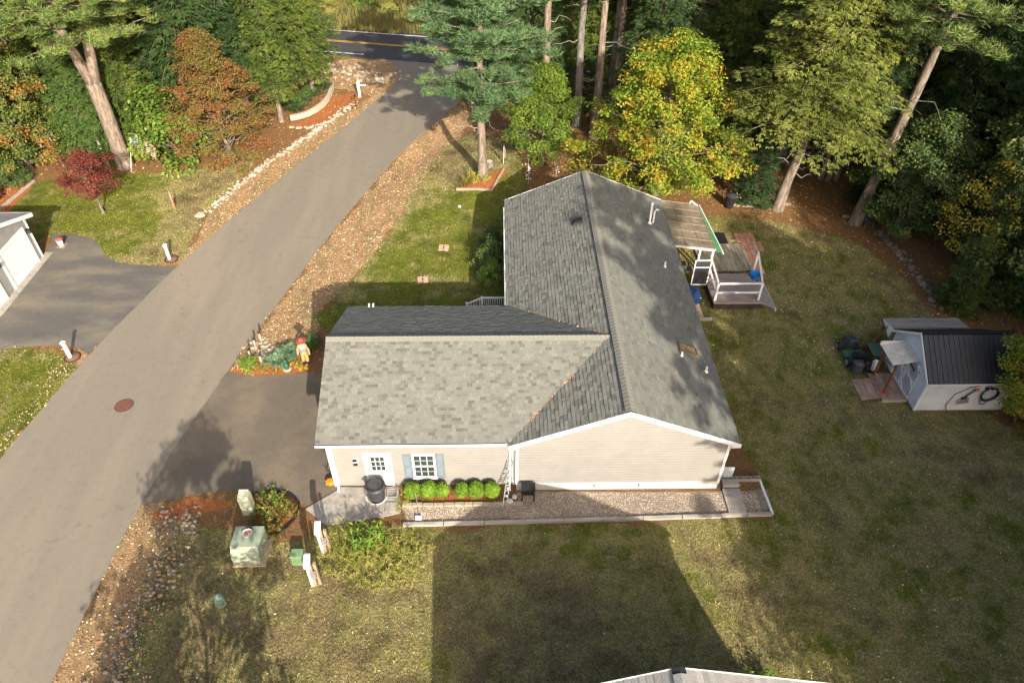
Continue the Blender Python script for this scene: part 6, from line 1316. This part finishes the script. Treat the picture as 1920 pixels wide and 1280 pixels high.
for d_, (a, b) in enumerate(((22.95, 23.95), (23.98, 24.98))):
    dr_ = box_part(sh, 'door', SPAN, sx0-.03, sx0-.004, a, b, .16, 2.1)
    m = MB()
    for q in ((a, a+.09, .16, 2.1), (b-.09, b, .16, 2.1), (a+.09, b-.09, .16, .26), (a+.09, b-.09, 2.0, 2.1), (a+.09, b-.09, 1.08, 1.18)): m.box(sx0-.05, sx0-.031, q[0], q[1], q[2], q[3])
    for (z0, z1) in ((.26, 1.08), (1.18, 2.0)):
        for ya, yb, za, zb in ((a+.09, a+.35, z0+.25, z0), (b-.09, b-.35, z0+.25, z0), (a+.09, a+.35, z1-.25, z1), (b-.09, b-.35, z1-.25, z1)): m.bar((sx0-.04, ya, za), (sx0-.04, yb, zb), .07, .02)
    m.build('trim', WHITE, dr_)
    for z in (.45, 1.8): box_part(dr_, 'hinge', BLACK, sx0-.055, sx0-.05, (a+.0 if d_ == 0 else b-.2), (a+.2 if d_ == 0 else b), z, z+.05)
# lean-to sheet behind
lt = thing('lean_to_roof', 'grey plywood lean-to roof on posts behind the shed', 'lean-to', (21, 26.2, 0))
m = MB(); m.loft([[(18.95, 25.75, 2.15), (22.6, 25.75, 2.15), (22.6, 26.75, 1.92), (18.95, 26.75, 1.92)], [(18.95, 25.75, 2.18), (22.6, 25.75, 2.18), (22.6, 26.75, 1.95), (18.95, 26.75, 1.95)]]); m.build('roof_sheet', PLY, lt)
for x, y in ((19.05, 26.65), (22.5, 26.65)):
    m = MB(); m.bar((x, y, 0), (x, y, 1.93), .09); m.build('post', RWOOD, lt)
m = MB(); m.add([(18.93, 25.75, 2.14), (18.93, 26.75, 1.91), (18.93, 25.85, 1.5), (18.95, 25.75, 2.14), (18.95, 26.75, 1.91), (18.95, 25.85, 1.5)], [(0, 1, 2), (5, 4, 3), (0, 3, 4, 1), (1, 4, 5, 2), (2, 5, 3, 0)]); m.build('gable_board', WHITE, lt)
m = MB(); m.bar((18.5, 26.6, 0), (18.98, 26.2, 1.95), .09); m.build('brace', RWOOD, lt)
# awning over the doors
aw = thing('shed_awning', 'white corrugated awning on brown posts over the shed doors', 'awning', (18.5, 24, 0))
n = 14
m = MB()
for k in range(n):
    y0_, y1_ = 23.35+k*.1, 23.35+(k+1)*.1; m.loft([[(17.95, y0_, 2.0), (17.95, (y0_+y1_)/2, 2.03), (17.95, y1_, 2.0), (17.95, (y0_+y1_)/2, 1.99)], [(19.14, y0_, 2.24), (19.14, (y0_+y1_)/2, 2.27), (19.14, y1_, 2.24), (19.14, (y0_+y1_)/2, 2.23)]])
m.build('corrugated_sheet', M('cream_corrugated', (.52, .48, .41), .6, .2, 4), aw)
box_part(aw, 'edge_trim', WHITE, 17.92, 19.14, 24.75, 24.79, 2.0, 2.22)
for y in (23.3, 24.5):
    m = MB(); m.bar((18.12, y, .2), (18.12, y, 2.0), .09); m.build('post', RWOOD, aw)
m = MB(); m.bar((18.12, 23.3, 1.96), (18.12, 24.7, 1.96), .08); m.build('beam', RWOOD, aw)
m = MB(); m.bar((18.75, 23.4, 2.1), (19.1, 23.4, 1.6), .06); m.build('brace', BLACK, aw)
sp2 = thing('shed_platform', 'worn plank platform and ramp in front of the shed doors', 'platform', (18.3, 23.7, 0))
for i in range(9): box_part(sp2, 'plank', ROW2, 17.92+i*.135, 18.045+i*.135, 22.95, 24.7, .14, .18)
for i in range(8):
    m = MB(); y = 23.05+i*.17; m.loft([[(17.05, y, .02), (17.05, y+.155, .02), (17.05, y+.155, .05), (17.05, y, .05)], [(17.9, y, .13), (17.9, y+.155, .13), (17.9, y+.155, .165), (17.9, y, .165)]]); m.build('ramp_plank', ROW2, sp2)
box_part(sp2, 'side_board', TIMBER, 17.92, 19.12, 22.9, 22.945, 0, .18)
for y in (23.3, 24.5): box_part(sp2, 'post_foot', M('orange_wood', (.4, .17, .06), .8), 18.02, 18.22, y-.1, y+.1, .181, .24)
# things hung on the shed wall
hs = thing('garden_hose', 'coiled black hose hung on the shed side wall', 'hose', (22.2, 22.25, 1.2))
m = MB(); 
for k in range(4): m.tube([(22.2+(.33+.02*k)*math.cos(a), 22.24-.012*k, 1.2+(.36+.02*k)*math.sin(a)) for a in np.linspace(0, 6.28, 26)], .022, 6)
m.build('coil', BLACK, hs)
m = MB(); m.tube([(22.1+.15*math.cos(a), 22.22, .72+.16*math.sin(a)) for a in np.linspace(0, 6.28, 18)], .02, 6); m.build('end_loop', BLACK, hs); box_part(hs, 'hook', BLACK, 22.15, 22.25, 22.2, 22.29, 1.5, 1.56)
cd = MB(); cd.tube([(20.7, 22.2, 0), (20.5, 22.27, .5), (20.65, 22.27, 1.2), (21.2, 22.27, 1.62), (21.7, 22.27, 1.74), (22.1, 22.27, 1.68), (22.2, 22.27, 1.5)], .017, 6); tag(cd.build('black_cable', BLACK, loc=(20.9, 22.25, 0)), 'black cable arcing across the shed side wall', 'cable')
sv = thing('snow_shovel', 'metal bladed snow shovel hung on the shed wall', 'shovel', (21.3, 22.25, .9))
m = MB(); m.tube([(21.5, 22.24, 1.55), (21.15, 22.24, .95)], .02, 6); m.tube([(21.38, 22.24, 1.55), (21.08, 22.24, .95)], .016, 6); m.build('handle', BLACK, sv)
m = MB(); m.loft([[(20.9, 22.2, .6), (21.42, 22.2, .68), (21.4, 22.22, .68), (20.9, 22.22, .6)], [(20.92, 22.2, .86), (21.36, 22.2, .98), (21.36, 22.28, .98), (20.92, 22.28, .86)]]); m.build('blade', METAL, sv); box_part(sv, 'grip', M('orange_grip', (.6, .2, .04), .6), 21.44, 21.6, 22.2, 22.28, 1.42, 1.55)
box_part(sv, 'collar', BLACK, 21.02, 21.22, 22.22, 22.28, .9, 1.0)
ob = MB(); ob.bbox(21.88, 22.02, 22.2, 22.296, 1.5, 1.62, .01); tag(ob.build('outlet_box', BLACK, loc=(21.95, 22.25, 1.5)), 'small black outlet box on the shed wall', 'outlet')
# riding mower and clutter beside the ramp
mw = thing('riding_mower', 'dark riding mower parked beside the shed ramp', 'mower', (17.9, 25.9, 0))
DG = M('mower_grey', (.05, .055, .06), .45, .3, 4, spec=.5); MG = M('mower_green', (.05, .13, .05), .5)
m = MB(); m.loft([[(17.35, 26.2, .45), (17.95, 26.2, .45), (17.95, 26.95, .42), (17.35, 26.95, .42)], [(17.4, 26.2, .92), (17.9, 26.2, .92), (17.88, 26.9, .74), (17.42, 26.9, .74)], [(17.5, 26.25, .97), (17.8, 26.25, .97), (17.78, 26.8, .8), (17.52, 26.8, .8)]]); m.build('hood', DG, mw)
m = MB(); m.bbox(17.15, 18.15, 25.2, 26.2, .2, .42, .05); m.build('deck', MG, mw); m = MB(); m.bbox(17.4, 17.9, 25.3, 25.75, .55, .68, .05); m.build('seat', BLACK, mw); m = MB(); m.bbox(17.4, 17.9, 25.2, 25.3, .68, 1.0, .03); m.build('seat_back', BLACK, mw)
m = MB(); m.tube([(17.65, 26.1, .75), (17.65, 25.95, 1.0)], .025, 6); m.tube([(17.65+.17*math.cos(a), 25.93+.08*math.sin(a), 1.0+.15*math.sin(a)) for a in np.linspace(0, 6.28, 16)], .018, 6); m.build('steering_wheel', BLACK, mw)
for x in (17.2, 18.1):
    for y, r_ in ((25.4, .27), (26.7, .2)):
        m = MB(Matrix.Translation((x, y, r_)) @ Matrix.Rotation(math.pi/2, 4, 'Y')); m.lathe([(r_*.6, -.09), (r_, -.07), (r_, .07), (r_*.6, .09)], 0, 0, 18); wh = m.build('wheel', BLACK, mw, True)
        m = MB(Matrix.Translation((x, y, r_)) @ Matrix.Rotation(math.pi/2, 4, 'Y')); m.lathe([(.02, -.095), (r_*.58, -.092), (r_*.58, .092), (.02, .095)], 0, 0, 12); m.build('hub', METAL, wh)
bg_ = thing('grass_bags', 'dark twin bag catcher behind the mower', 'catcher', (17.5, 24.95, 0)); m = MB(); m.bbox(17.15, 17.6, 24.6, 25.05, .25, .85, .08); m.build('bag', DG, bg_); m = MB(); m.bbox(17.65, 18.05, 24.75, 25.05, .2, .8, .08); m.build('bag', BLACK, bg_)
wj = thing('white_jug', 'white plastic jug beside the shed ramp', 'jug', (18.35, 25.05, 0)); m = MB(); m.lathe([(.14, .1), (.16, .15), (.16, .6), (.08, .72), (.05, .78)], 18.35, 25.05, 12); m.build('jug', PVC, wj, True); m = MB(); m.lathe([(.055, .78), (.055, .82), (.01, .83)], 18.35, 25.05, 8); m.build('cap', BLACK, wj); box_part(wj, 'stand', BLACK, 18.15, 18.55, 24.88, 25.22, 0, .1)
wbr = thing('wheelbarrow', 'dark wheelbarrow leaning by the shed corner', 'wheelbarrow', (18.7, 25.9, 0))
m = MB(); m.loft([[(18.5, 25.6, .35), (18.95, 25.6, .35), (18.95, 26.2, .35), (18.5, 26.2, .35)], [(18.38, 25.45, .65), (19.05, 25.45, .65), (19.05, 26.4, .65), (18.38, 26.4, .65)]], True); m.build('tray', M('barrow_green', (.09, .16, .1), .6), wbr)
for x in (18.45, 18.98):
    m = MB(); m.tube([(x, 26.5, .3), (x, 25.5, .38), (x, 24.9, .6)], .025, 6); m.build('handle', RWOOD, wbr)
m = MB(Matrix.Translation((18.72, 26.6, .2)) @ Matrix.Rotation(math.pi/2, 4, 'Y')); m.lathe([(.1, -.05), (.2, -.04), (.2, .04), (.1, .05)], 0, 0, 14); m.build('wheel', BLACK, wbr)
for s in (0, .5): box_part(wbr, 'leg', METAL, 18.5+s*.8-.02, 18.5+s*.8+.02, 25.5, 25.54, 0, .36)
tree('bushA', (23.9, 21.3), 'russet leafed bush at the foot of the shed end', L_RUSSET, h=1.3, group=None, name='shrub', cat='shrub')
